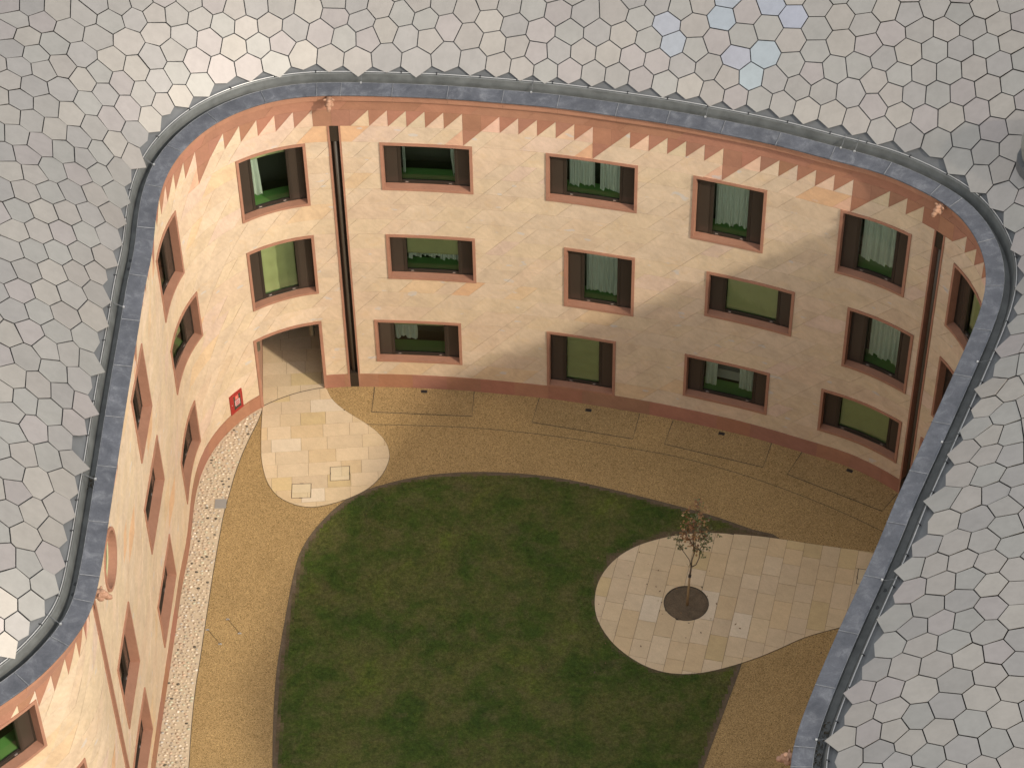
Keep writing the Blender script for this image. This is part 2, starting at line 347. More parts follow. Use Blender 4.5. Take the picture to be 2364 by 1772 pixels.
M['glass_dark'] = glass_mat('dark_tinted_glass', (.22, .19, .15))
M['green'] = simple('green_sill_paint', (.14, .32, .09), .45)
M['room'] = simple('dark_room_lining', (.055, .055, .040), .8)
M['blind'] = simple('olive_roller_blind', (.37, .36, .19), .7, nscale=4, namt=.05)
M['grey_soft'] = simple('grey_bedding', (.30, .29, .28), .8)
def curtain_mat():
    m_, nt, p, out = new_mat('sheer_net_curtain'); nt.nodes.remove(p)
    d = N_(nt, 'ShaderNodeBsdfDiffuse'); d.inputs[0].default_value = (.86, .90, .84, 1)
    tl = N_(nt, 'ShaderNodeBsdfTranslucent'); tl.inputs[0].default_value = (.6, .66, .58, 1)
    tr = N_(nt, 'ShaderNodeBsdfTransparent'); m1 = N_(nt, 'ShaderNodeMixShader'); m1.inputs[0].default_value = .3; m2 = N_(nt, 'ShaderNodeMixShader'); m2.inputs[0].default_value = .22
    lk(nt, d.outputs[0], m1.inputs[1]); lk(nt, tl.outputs[0], m1.inputs[2]); lk(nt, m1.outputs[0], m2.inputs[1]); lk(nt, tr.outputs[0], m2.inputs[2]); lk(nt, m2.outputs[0], out.inputs[0]); return m_
M['curtain'] = curtain_mat()
M['red'] = simple('red_paint', (.27, .014, .011), .4)
M['pipe'] = simple('painted_brown_pipe', (.060, .046, .030), .6, 0)
M['lamp'] = simple('lamp_casing', (.13, .115, .075), .4, .4)
M['terracotta'] = simple('carved_sandstone', (.29, .155, .092), .8, nscale=12, namt=.12, bumps=(40, .4, .01))
M['pebble'] = stone_mat('pebbles', veins=.05, blue=0, rough=.55, fine=90)
M['strip_mortar'] = simple('pebble_mortar', (.47, .37, .25), .9, nscale=20, namt=.12, bumps=(60, .4, .01))
M['steel_plate'] = simple('galvanised_plate', (.30, .29, .27), .45, .3)
def bark_mat():
    m_, nt, p, out = new_mat('young_bark'); f = noise(nt, pos(nt, (1, 1, .3)), 40, 4); lk(nt, mix(nt, 1.0, attr(nt), ramp(nt, f, [(.3, .75), (.7, 1.2)]), 'MULTIPLY'), p.inputs['Base Color']); p.inputs['Roughness'].default_value = .85; return m_
M['bark'] = bark_mat()
def leaf_mat():
    m_, nt, p, out = new_mat('autumn_leaves'); lk(nt, attr(nt), p.inputs['Base Color']); p.inputs['Roughness'].default_value = .6; p.inputs['Transmission Weight'].default_value = 0; return m_
M['leaf'] = leaf_mat()
M['litter'] = simple('leaf_litter', (.055, .038, .016), .9, nscale=60, namt=.6)
M['vent'] = simple('vent_grey', (.20, .195, .17), .5, .1, nscale=2.5, namt=.12)
M['plain_wall'] = simple('cream_wall_plain', (.50, .36, .23), .8, nscale=3, namt=.1)
# =================================================================== SETTING: ground sheets
U = .4818; P0 = 23.11; CH = .5273; Z0 = .5
ROWZ = [Z0 + CH * r for r in range(19)]            # 0.5 ... 9.99
def flat(name, poly, z, mat, th=0, parent=None, skirt=True):
    b = MB(); n = len(poly)
    if area(poly) < 0: poly = poly[::-1]
    vs = [(x, y, z) for x, y in poly]; fs = [tuple(range(n))]
    if th:
        vs += [(x, y, z - th) for x, y in poly]; fs += [(i, i + n, (i + 1) % n + n, (i + 1) % n) for i in range(n)]
    b.add(vs, fs); return b.obj(name, mat, parent)
tag(flat('ground', [(-250, -200), (250, -200), (250, 300), (-250, 300)], -.06, simple('open_ground', (.12, .11, .07), .9, nscale=.2)), kind='structure')
tag(flat('gravel_path', [tuple(p) for p in (WC + NWC * .22)[::3]], 0.0, M['gravel']), kind='structure')
isl1 = [(-7.03, 49.2), (-7.02, 48.52), (-6.98, 47.65), (-6.95, 47.3), (-6.87, 46.84), (-6.70, 46.3), (-6.42, 45.86), (-6.10, 45.62), (-5.81, 45.49), (-5.5, 45.44), (-5.14, 45.49), (-4.51, 45.73), (-3.96, 46.10), (-3.60, 46.60), (-3.44, 47.1), (-3.42, 47.28), (-3.50, 47.72), (-3.76, 48.17), (-4.15, 48.58), (-4.60, 48.97), (-4.91, 49.28), (-5.13, 49.6), (-5.24, 49.9)]
isl1c = catmull(isl1, False, .15)
wi = lambda s, o=0.0: Wp(s, 0, o)[:2]
SD0, SD1 = 19.40, 21.41                                # doorway
front = [wi(s, 0.0) for s in frange(SD1 - .09, SD0 + .09, -.2)] if False else [wi(SD1 - .07 - (SD1 - SD0 - .14) * k / 8, .0) for k in range(9)]
ISL1 = isl1c + front
isl2 = [(10.6, 43.16), (9.44, 43.42), (7.98, 43.73), (7.05, 43.95), (6.25, 44.10), (5.21, 44.21), (4.55, 44.18), (3.89, 44.05), (3.20, 43.78), (2.69, 43.40), (2.33, 42.93), (2.12, 42.43), (2.04, 41.86), (2.07, 41.43), (2.21, 40.98), (2.50, 40.46), (2.96, 39.97), (3.40, 39.67), (3.89, 39.50), (4.18, 39.47), (4.68, 39.50), (5.39, 39.68), (6.16, 39.97), (6.72, 40.24), (7.34, 40.56), (7.97, 40.78), (8.32, 40.88), (9.6, 41.2), (10.8, 41.4)]
ISL2 = catmull(isl2, False, .15)
lawn = [(4.0, 35.0), (4.51, 36.55), (5.08, 38.1), (5.71, 39.79), (7.06, 43.95), (6.37, 44.3), (5.43, 44.78), (4.66, 45.11), (3.67, 45.49), (2.67, 45.86), (1.19, 46.33), (-0.1, 46.55), (-1.17, 46.61), (-2.24, 46.54), (-3.1, 46.36), (-3.42, 46.26), (-4.04, 46.02), (-4.44, 45.78), (-4.76, 45.48), (-4.99, 45.2), (-5.21, 44.88), (-5.52, 44.34), (-5.74, 43.73), (-5.87, 42.92), (-5.98, 41.85), (-6.07, 40.8), (-6.13, 40.04), (-6.15, 39.28), (-6.14, 38.29), (-6.08, 36.81), (-5.9, 34), (-5.4, 31), (-4.3, 27.5), (-2, 25), (.5, 25.5), (2.2, 28.5), (3.2, 32)]
LAWN = catmull(lawn, True, .2)
# ---- turf base (grid) with bare rim
def turf():
    gs = .09; xs = np.arange(-6.5, 7.4, gs); ys = np.arange(24.5, 46.9, gs); X, Y = np.meshgrid(xs, ys)
    ins = pip(LAWN, X, Y); D = pdist(LAWN, X, Y); D2 = pdist(ISL2, X, Y, False)
    b = MB(); b.fc = []
    # ngon base sheet so that the edge is clean
    n = len(LAWN); vs = [(x, y, .006) for x, y in LAWN]; rim = []
    LA = np.array(LAWN); 
    b.add(vs, [tuple(range(n))], (1, 1, 1)); o = b.obj('lawn_soil', M['soil']); tag(o, kind='structure')
    g = MB(); g.fc = []; idx = -np.ones(X.shape, int)
    inI = pip(ISL2, X, Y); Dm = np.where(inI, 0, np.minimum(D, D2)); inn = ins & (D > .05) & ~(inI & (D2 > .4))
    zz = .0085 + (.018 + np.array([[mnoise.noise((x * .9, y * .9, 0)) * .012 for x in xs] for y in ys])) * np.clip(Dm / .45, 0, 1)
    vsl = []; 
    for j in range(X.shape[0]):
        for i in range(X.shape[1]):
            if inn[j, i]: idx[j, i] = len(vsl); vsl.append((X[j, i], Y[j, i], zz[j, i]))
    fs = []; fc = []
    for j in range(X.shape[0] - 1):
        for i in range(X.shape[1] - 1):
            q = (idx[j, i], idx[j, i + 1], idx[j + 1, i + 1], idx[j + 1, i])
            if min(q) >= 0:
                e = min(D[j, i], Dm[j, i] + .03); x, y = X[j, i], Y[j, i]
                e = e + .16 * mnoise.noise((x * 2.2, y * 2.2, 3)) + .08 * mnoise.noise((x * 8, y * 8, 1))
                a = float(np.clip(1.25 - e / .17, 0, 1)); fs.append(q); fc.append((a, a, a))
    g.v = vsl; g.f = fs; g.fc = fc; o = g.obj('lawn', M['lawn'], smooth=True); tag(o, kind='structure')
    # blades
    NB = 150000; px = np.random.uniform(-6.3, 7.2, NB); py = np.random.uniform(27, 46.7, NB)
    k = pip(LAWN, px, py) & ~pip(ISL2, px, py); px, py = px[k], py[k]
    d = np.minimum(pdist(LAWN, px, py), pdist(ISL2, px, py, False) + .05)
    nz = np.array([mnoise.noise((a * 2.2, b_ * 2.2, 3)) for a, b_ in zip(px, py)]); k = (d + .16 * nz > .07 + .13 * np.random.rand(len(px))); px, py, nz = px[k], py[k], nz[k]
    n = len(px); an = np.random.uniform(0, 6.283, n); h = np.random.uniform(.022, .055, n) * (1 + .5 * nz); w = np.random.uniform(.004, .008, n)
    le = np.random.uniform(.2, .9, n) * h; la = np.random.uniform(0, 6.283, n)
    v = np.empty((n, 3, 3)); v[:, 0] = np.stack([px - np.cos(an) * w, py - np.sin(an) * w, np.full(n, .02)], 1)
    v[:, 1] = np.stack([px + np.cos(an) * w, py + np.sin(an) * w, np.full(n, .02)], 1); v[:, 2] = np.stack([px + np.cos(la) * le, py + np.sin(la) * le, .02 + h], 1)
    me = bpy.data.meshes.new('grass'); me.vertices.add(3 * n); me.vertices.foreach_set('co', v.ravel()); me.loops.add(3 * n); me.loops.foreach_set('vertex_index', np.arange(3 * n))
    me.polygons.add(n); me.polygons.foreach_set('loop_start', np.arange(n) * 3); me.polygons.foreach_set('loop_total', np.full(n, 3))
    ca = me.color_attributes.new('col', 'FLOAT_COLOR', 'CORNER'); br = np.random.uniform(.75, 1.5, n); yl = np.random.rand(n) < .1
    c = np.stack([br * np.where(yl, 1.7, 1), br * np.where(yl, 1.25, 1), br, np.ones(n)], 1); ca.data.foreach_set('color', np.repeat(c, 3, axis=0).ravel())
    me.materials.append(M['blade']); me.update(); o = bpy.data.objects.new('grass', me); COL.objects.link(o)
    tag(o, 'short patchy green lawn grass filling the courtyard', 'grass', kind='stuff')
turf()
# ---- thin steel edging lines
def ribbon(name, pts, w, z, h, mat, closed=False, parent=None):
    b = MB(); n = len(pts); P = [Vector((p[0], p[1], 0)) for p in pts]; vs = []
    for i in range(n):
        a = P[(i - 1) % n] if (closed or i > 0) else P[i]; c = P[(i + 1) % n] if (closed or i < n - 1) else P[i]
        d = (c - a).normalized(); nn = Vector((-d.y, d.x, 0)) * w / 2
        for s_, zz in ((-1, z - h), (-1, z), (1, z), (1, z - h)): q = P[i] + nn * s_; vs.append((q.x, q.y, zz))
    fs = []
    for i in range(n if closed else n - 1):
        j = (i + 1) % n
        for k in range(3): fs.append((i * 4 + k, i * 4 + k + 1, j * 4 + k + 1, j * 4 + k))
    b.add(vs, fs); return b.obj(name, mat, parent)
tag(ribbon('lawn_edging', LAWN, .010, .012, .03, simple('rusty_edging', (.085, .065, .04), .9), True), kind='structure')
# ---- paving islands
def clip_poly(subject, clipper):       # any subject, convex CCW clipper
    cur = subject
    for i in range(len(clipper)):
        cur = clip_half(cur, clipper[i], clipper[(i + 1) % len(clipper)], True)
        if len(cur) < 3: return []
    return cur
PAVC = [(.53, .405, .25), (.525, .395, .24), (.535, .41, .262), (.52, .395, .245), (.54, .42, .275), (.525, .39, .23), (.515, .395, .255), (.53, .405, .252)]
def pave(name, outline, ang, roww, lens, holes, zt, extra=None, seed=1):
    rg = random.Random(seed); root = flat(name, outline, zt - .012, M['sand_joint']); tag(root, kind='structure')
    ca, sa = math.cos(ang), math.sin(ang); P = [(x * ca + y * sa, -x * sa + y * ca) for x, y in outline]
    u0, u1 = min(p[0] for p in P), max(p[0] for p in P); v0, v1 = min(p[1] for p in P), max(p[1] for p in P)
    Hh = [[(x * ca + y * sa, -x * sa + y * ca) for x, y in h] for h in holes]
    if area(P) < 0: P = P[::-1]
    v = v0 - rg.random() * roww; cnt = 0
    while v < v1:
        u = u0 - rg.random() * lens[1]
        while u < u1:
            L = rg.uniform(*lens); sl = [(u + .004, v + .004), (u + L - .004, v + .004), (u + L - .004, v + roww - .004), (u + .004, v + roww - .004)]
            parts = [sl]
            for h in Hh: parts = subtract(parts, h)
            b = MB(); b.fc = []; dz = rg.uniform(-.0015, .0015); c = rg.choice(PAVC); k = rg.uniform(.94, 1.05)
            if rg.random() < .03: c = (.555, .455, .325)
            if rg.random() < .07: c = (.50, .375, .20)
            if extra: 
                e = extra((u + L / 2) * ca - (v + roww / 2) * sa, (u + L / 2) * sa + (v + roww / 2) * ca)
                if e: c = e
            c = tuple(x * k for x in c)
            for q in parts:
                if area(q) < 0: q = q[::-1]
                r = clip_poly(P, q)
                if len(r) < 3 or abs(area(r)) < .002: continue
                n = len(r); w = [(x * ca - y * sa, x * sa + y * ca) for x, y in r]
                b.add([(x, y, zt + dz) for x, y in w] + [(x, y, zt - .02) for x, y in w], [tuple(range(n))] + [(i, i + n, (i + 1) % n + n, (i + 1) % n) for i in range(n)], c)
            if b.f: b.obj('paving_slab', M['paving'], root); cnt += 1
            u += L
        v += roww
    return root
def circ(cx, cy, r, n=32, a0=0): return [(cx + r * math.cos(2 * math.pi * k / n + a0), cy + r * math.sin(2 * math.pi * k / n + a0)) for k in range(n)]
covA = [(-6.06, 45.765), (-5.52, 45.77), (-5.53, 46.31), (-6.07, 46.30)]
covB = [(-5.03, 46.375), (-4.48, 46.40), (-4.50, 46.935), (-5.05, 46.905)]
covC = [(8.90, 42.34), (9.42, 42.24), (9.54, 42.77), (9.02, 42.87)]
PIT = (4.42, 41.79); PR = .585
pave('terrace_paving', ISL1, R_(3.3), .485, (.52, .98), [covA, covB], .018, None, 5)
pave('tree_terrace_paving', ISL2, R_(75.6), .475, (.5, .98), [circ(PIT[0], PIT[1], PR, 28), covC], .018, None, 11)
tag(ribbon('terrace_edging', isl1c, .014, .014, .03, M['dark_joint']), kind='structure')
tag(ribbon('tree_terrace_edging', ISL2, .014, .014, .03, M['dark_joint']), kind='structure')
# passage floor
pf = [wi(SD0 + .07), wi(SD1 - .07)]
nD = Vector((-.06, 1.0)).normalized()
PL = 6.0
pfl = [(pf[0][0], pf[0][1]), (pf[1][0], pf[1][1]), (pf[1][0] + nD.x * PL, pf[1][1] + nD.y * PL), (pf[0][0] + nD.x * PL, pf[0][1] + nD.y * PL)]
thr = [wi(SD0 + .07 + (SD1 - SD0 - .14) * k / 8, .0) for k in range(9)]
PFL = thr + [pfl[2], pfl[3]]
pave('passage_paving', PFL, R_(3.3), .485, (.52, .9), [], .017, None, 9)
tag(ribbon('threshold_strip', thr, .022, .021, .02, M['dark_joint']), kind='structure')
# pebble strip
pb = [(-7.03, 49.2), (-7.12, 48.77), (-7.34, 48.04), (-7.51, 47.39), (-7.66, 46.63), (-7.75, 45.99), (-7.84, 45.4), (-7.91, 44.52), (-7.99, 43.25), (-8.06, 41.74), (-8.12, 40.34), (-8.17, 39.33), (-8.18, 38.1), (-8.15, 36.86), (-8.13, 35.5), (-8.1, 34.2)]
PBL = catmull(pb, False, .15)
strip = [wi(s, .0) for s in frange(2.6, SD0 - .02, .2)] + PBL
tag(flat('pebble_strip', strip, .010, M['strip_mortar'], .012), kind='structure')
strip_o = bpy.data.objects['pebble_strip']
def pebbles():
    rg = random.Random(3); bm = bmesh.new(); bmesh.ops.create_icosphere(bm, subdivisions=1, radius=1); bv = [tuple(v.co) for v in bm.verts]; bf = [tuple(v.index for v in f.verts) for f in bm.faces]; bm.free()
    plate = [(-8.13, 45.44), (-7.80, 45.44), (-7.80, 45.80), (-8.13, 45.80)]
    X, Y = [], []
    y = 34.3; r = 0
    while y < 49.3:
        x = -9.3 + (r % 2) * .05
        while x < -6.9: X.append(x + rg.uniform(-.022, .022)); Y.append(y + rg.uniform(-.014, .014) + .02 * math.sin(x * 9)); x += rg.uniform(.10, .145)
        y += .098; r += 1
    X = np.array(X); Y = np.array(Y); k = pip(strip, X, Y) & (pdist(strip, X, Y) > .045) & ~pip(plate, X, Y) & (np.random.rand(len(X)) < .93); X, Y = X[k], Y[k]
    cols = [(.44, .42, .30), (.47, .37, .26), (.55, .45, .33), (.44, .36, .27), (.48, .34, .23), (.40, .33, .25), (.58, .49, .37), (.44, .40, .33), (.35, .29, .21), (.50, .40, .28), (.56, .45, .31)]
    order = np.argsort(Y); big = None
    for q, i in enumerate(order):
        a = rg.uniform(.035, .056); bb = a * rg.uniform(.6, .85); hh = rg.uniform(.014, .028); an = rg.gauss(0, .25); c = rg.choice(cols); t = rg.random()
        if t < .04: c = (.10, .085, .06)
        elif t < .06: c = (.66, .58, .47)
        k = rg.uniform(.8, 1.15); c = tuple(x * k for x in c); ca, sa = math.cos(an), math.sin(an)
        jit = [1 + rg.uniform(-.1, .1) for _ in bv]
        vs = [((v[0] * a * ca - v[1] * bb * sa) * j, (v[0] * a * sa + v[1] * bb * ca) * j, v[2] * hh * j) for v, j in zip(bv, jit)]
        if q < 300:
            b = MB(); b.fc = []; b.add([(x + X[i], y_ + Y[i], z + .012) for x, y_, z in vs], bf, c); b.obj('pebble', M['pebble'], strip_o, smooth=True)
        else:
            if big is None: big = MB(); big.fc = []
            big.add([(x + X[i], y_ + Y[i], z + .012) for x, y_, z in vs], bf, c)
    o = big.obj('pebble', M['pebble'], strip_o, smooth=True); o['kind'] = 'stuff'
pebbles()
tag(ribbon('strip_edging', PBL, .014, .014, .03, M['dark_joint']), kind='structure')
# gravel covers and joint lines
def cov_pts(pts): return [tuple(p) for p in pts]
Rr = {'far': ([(-3.9, 49.98), (-1.07, 49.76), (-1.14, 48.75), (-3.96, 49.0)], 'gravel filled access cover nearest the covered passage'),
      'second': ([(0.76, 49.41), (3.56, 48.72), (3.32, 47.75), (0.54, 48.47)], 'gravel filled access cover below the tall ground floor window with a full blind'),
      'third': ([(4.48, 48.45), (7.15, 47.50), (6.83, 46.58), (4.18, 47.53)], 'gravel filled access cover below the ground floor window with grey bedding'),
      'near': ([(7.95, 47.12), (10.37, 45.50), (9.89, 44.88), (7.47, 46.3)], 'gravel filled access cover nearest the right hand parapet')}
for k, (pts, lab) in Rr.items():
    cx = sum(p[0] for p in pts) / 4; cy = sum(p[1] for p in pts) / 4
    e = tag(empty('access_cover', (cx, cy, 0)), lab, 'access cover', 'gravel filled access covers along the back wall')
    a, d = Vector(pts[0]), Vector(pts[3]); b_, c_ = Vector(pts[1]), Vector(pts[2]); n = 6
    # top edge follows the wall slightly inside
    loop = []
    for i in range(n + 1): q = a.lerp(b_, i / n); loop.append(tuple(q))
    for i in range(n + 1): q = c_.lerp(d, i / n); loop.append(tuple(q))
    inn = shrink(loop if area(loop) > 0 else loop[::-1], .02)
    # keep below the plinth line
    inn2 = inn
    mbx = MB(); nn = len(inn2); mbx.add([(x - cx, y - cy, .005) for x, y in inn2], [tuple(range(nn))]); mbx.obj('infill', M['gravel2'], e)
    r = ribbon('frame', [(p[0] - cx, p[1] - cy) for p in pts[1:] + [pts[0]]], .018, .007, .01, M['dark_joint'], False, e)
ln = catmull([(-4.45, 48.55), (-4.12, 48.53), (-0.95, 48.28), (1.23, 47.9), (3.38, 47.36), (4.7, 46.97), (6.6, 46.15), (8.61, 45.0), (9.75, 44.21), (10.6, 43.6)], False, .2)
tag(ribbon('gravel_joint', ln, .015, .004, .005, M['dark_joint']), kind='structure')
# ---- square covers in paving
def paving_cover(poly, hand, lab, z=.018):
    cx = sum(p[0] for p in poly) / 4; cy = sum(p[1] for p in poly) / 4
    e = tag(empty('inspection_cover', (cx, cy, 0)), lab, 'inspection cover', 'inspection covers let into the paving')
    L = [(p[0] - cx, p[1] - cy) for p in poly]; b = MB()
    o = [(x * .995, y * .995) for x, y in L]; i_ = [(x * .94, y * .94) for x, y in L]
    for k in range(4):
        j = (k + 1) % 4; b.add([(*o[k], z - .004), (*o[j], z - .004), (*i_[j], z - .004), (*i_[k], z - .004)], [(0, 1, 2, 3)])
    b.obj('frame', M['bronze'], e)
    sp = .3 if hand == 'v' else .58
    def slab(x0, x1, y0, y1, c):
        f = lambda a, b_: tuple((1 - a) * (1 - b_) * np.array(i_[0]) + a * (1 - b_) * np.array(i_[1]) + a * b_ * np.array(i_[2]) + (1 - a) * b_ * np.array(i_[3]))
        q = MB(); q.fc = []; g = .006; pts = [f(x0 + g, y0 + g), f(x1 - g, y0 + g), f(x1 - g, y1 - g), f(x0 + g, y1 - g)]
        q.add([(float(p[0]), float(p[1]), z + .001) for p in pts] + [(float(p[0]), float(p[1]), z - .015) for p in pts], [(0, 1, 2, 3)] + [(i, i + 4, (i + 1) % 4 + 4, (i + 1) % 4) for i in range(4)], c); q.obj('paving_slab', M['paving'], e)
    c1, c2 = (.53, .43, .28), (.52, .415, .26)
    if hand == 'v': slab(0, 1, .36, 1, c1); slab(0, .84, 0, .36, c2); slab(.84, 1, 0, .36, c2)
    else: slab(0, .6, .3, 1, c1); slab(.6, 1, .3, 1, c2); slab(0, 1, 0, .3, c1)
    h = MB()
    for s in (-1, 1):
        if hand == 'v': h.box((-.05, s * .262 - .012, z - .003), (.05, s * .262 + .012, z + .004))
        else: h.box((s * .262 - .012, -.045, z - .003), (s * .262 + .012, .045, z + .004))
    h.obj('lifting_slot', M['dark_joint'], e)
paving_cover(covA, 'v', 'dark framed square cover at the lower edge of the teardrop paving')
paving_cover(covB, 'h', 'dark framed square cover right of centre in the teardrop paving')
paving_cover(covC, 'h', 'dark framed square cover half hidden by the right parapet')
b = MB(); b.box((-.155, -.165, 0), (.155, .165, .012)); b.box((-.01, -.13, .012), (.01, -.11, .016))
o = b.obj('cover_plate', M['steel_plate']); o.location = (-7.965, 45.62, .012); tag(o, 'grey steel plate set in the pebble strip beside the left wall', 'cover plate')
# ---- uplights
ul = MB(); ul.box((-.085, -.05, 0), (.085, .05, .012)); body = ul
for i, (x, y, rz, lab) in enumerate(((-2.49, 49.76, -.05, 'small recessed ground light closest to the passage'), (2.13, 48.89, -.2, 'small recessed ground light in the second cover from the passage'), (5.79, 47.88, -.33, 'small recessed ground light in the third cover from the passage'), (9.18, 46.38, -.55, 'small recessed ground light nearest the right parapet'))):
    e = tag(empty('ground_light', (x, y, .005)), lab, 'ground light', 'ground lights along the back wall'); e.rotation_euler.z = rz
    if i == 0:
        c0 = ul.obj('housing', M['darkmetal'], e); g_ = MB(); 
        for k in range(5): g_.box((-.07 + k * .03, -.04, .012), (-.055 + k * .03, .04, .016))
        c1 = g_.obj('grille', M['bronze'], e)
    else:
        for c in (c0, c1): q = c.copy(); q.parent = e; COL.objects.link(q)
# ---- small ground fixings joined by cables
for (a, b_, lab) in (((-7.5, 41.57), (-7.16, 41.09), 'pair of small grey ground pegs with a thin cord farther from the wall'), ((-8.0, 41.23), (-7.64, 40.75), 'pair of small grey ground pegs with a thin cord beside the pebble strip')):
    e = tag(empty('cord_pegs', (a[0], a[1], .0)), lab, 'ground pegs', 'ground pegs on the left gravel path')
    dx, dy = b_[0] - a[0], b_[1] - a[1]
    c = MB(); c.tube([(0, 0, .02), (dx * .5, dy * .5, .008), (dx, dy, .02)], .004, 6); c.obj('cord', M['darkmetal'], e)
    for (x, y) in ((0, 0), (dx, dy)):
        p = MB(); p.box((x - .05, y - .018, 0), (x + .04, y + .018, .012)); p.tube([(x, y, 0), (x, y, .035)], .012, 8); p.obj('peg', M['alu'], e)
# ---- tree pit
b = MB(); 
ring = 5; n = 40; vs = [(0, 0, -.02)]; 
for r in range(1, ring + 1):
    for k in range(n):
        a = 2 * math.pi * k / n; rr = PR * r / ring; vs.append((rr * math.cos(a), rr * math.sin(a), -.02 + .015 * mnoise.noise((rr * math.cos(a) * 5, rr * math.sin(a) * 5, 0)) if r < ring else -.03))
fs = [(0, 1 + k, 1 + (k + 1) % n) for k in range(n)]
for r in range(ring - 1):
    for k in range(n): fs.append((1 + r * n + k, 1 + (r + 1) * n + k, 1 + (r + 1) * n + (k + 1) % n, 1 + r * n + (k + 1) % n))
vs = [(x, y, z + .035) for x, y, z in vs]
b.add(vs, fs); o = b.obj('tree_pit_soil', M['soil']); o.location = (PIT[0], PIT[1], .0); tag(o, kind='structure')
b = MB(); rr_ = []
for k in range(n):
    a = 2 * math.pi * k / n; rr_.append((PR * math.cos(a) * .992, PR * math.sin(a) * .992))
o = ribbon('tree_pit_edging', rr_, .018, .026, .05, M['dark_joint'], True); o.location = (PIT[0], PIT[1], 0); tag(o, kind='structure')
# =================================================================== BUILDING
B = tag(empty('courtyard_building', (0, 0, 0)), 'ring shaped sandstone building with zigzag red frieze and hexagonal panelled roof around the courtyard', 'building')
# openings: s0, s1, z0, z1, look
W = dict(
 w1=(23.34, 25.75, 7.34, 8.93, dict(cur=[(0, .07), (.90, 1.0)])),
 w2=(27.67, 30.08, 7.35, 8.94, dict(bl=.12, cur=[(0, .5), (.60, 1.0)])),
 w3=(31.53, 33.46, 6.82, 8.93, dict(bl=.15, cur=[(0, 1)])),
 w4=(35.40, 37.33, 6.83, 8.95, dict(bl=.08, cur=[(0, 1)])),
 w5=(23.35, 25.75, 4.18, 5.77, dict(bl=.60, cur=[(0, 1)], cb=.78)),
 w6=(28.15, 30.07, 3.66, 5.77, dict(bl=.10, cur=[(0, 1)])),
 w7=(32.01, 34.41, 4.18, 5.77, dict(bl=1.0)),
 w8=(35.85, 37.77, 3.66, 5.77, dict(bl=.08, cur=[(0, 1)])),
 w9=(22.87, 25.28, 1.02, 2.61, dict(bl=.25, cur=[(0, .42)], cb=.70)),
 w10=(27.67, 29.60, .50, 2.61, dict(bl=1.0)),
 w11=(31.53, 33.92, 1.02, 2.61, dict(cur=[(0, .25), (.68, 1)], bed=True)),
 w12=(35.38, 37.78, 1.03, 2.61, dict(bl=1.0)),
 w13=(19.51, 21.42, 6.83, 8.93, dict(bl=.17, cur=[(0, .3)])),
 w14=(19.51, 21.42, 3.66, 5.77, dict(bl=1.0)),
 la=(15.25, 17.15, 6.82, 8.93, dict()), lb=(15.30, 17.60, 4.19, 5.77, dict(bl=.7)), lc=(10.40, 12.33, 6.82, 8.93, dict()),
 ld=(14.35, 16.68, 1.03, 2.61, dict()), le=(9.85, 12.35, 4.17, 5.77, dict()), lf=(9.5, 11.93, 1.0, 2.58, dict()),
 lg=(4.93, 6.95, 3.68, 5.85, dict()), lh=(4.52, 6.95, 1.03, 2.66, dict()), li=(-1.55, .91, 8.22, 9.76, dict()), lj=(-.15, 1.83, 4.75, 6.72, dict()),
 r1=(38.70, 41.0, 6.80, 8.90, dict(bl=.9)), r2=(38.70, 41.0, 3.60, 5.72, dict()), r3=(38.45, 40.9, 1.03, 2.57, dict(bl=1.0)))
WLAB = dict(w1='upper window right of the left drainpipe', w2='top row window second from the left drainpipe', w3='top row window third from the left drainpipe', w4='top row window beside the right drainpipe',
 w5='middle row window right of the left drainpipe', w6='middle row window second from the left drainpipe', w8='middle row window beside the right drainpipe', w9='ground floor window beside the left drainpipe', w11='wide ground floor window with grey bedding inside', w13='top window above the covered passage')
RND = (6.15, 8.25, .73)
PIPES = [(4.05, 'left'), (22.19, 'mid'), (38.12, 'right')]
PW = .12        # slot half width
holes = []
for k, w in W.items(): holes.append([(w[0], w[2]), (w[1], w[2]), (w[1], w[3]), (w[0], w[3])])
holes.append([(SD0, -1), (SD1, -1), (SD1, 2.61), (SD0, 2.61)])
holes.append([(RND[0] + RND[2] * math.cos(2 * math.pi * k / 24), RND[1] + RND[2] * math.sin(2 * math.pi * k / 24)) for k in range(24)])
for s, _ in PIPES: holes.append([(s - PW - .05, -1), (s + PW + .05, -1), (s + PW + .05, ROWZ[17]), (s - PW - .05, ROWZ[17])])
FB = (18.32, 18.81, .50, 1.20)
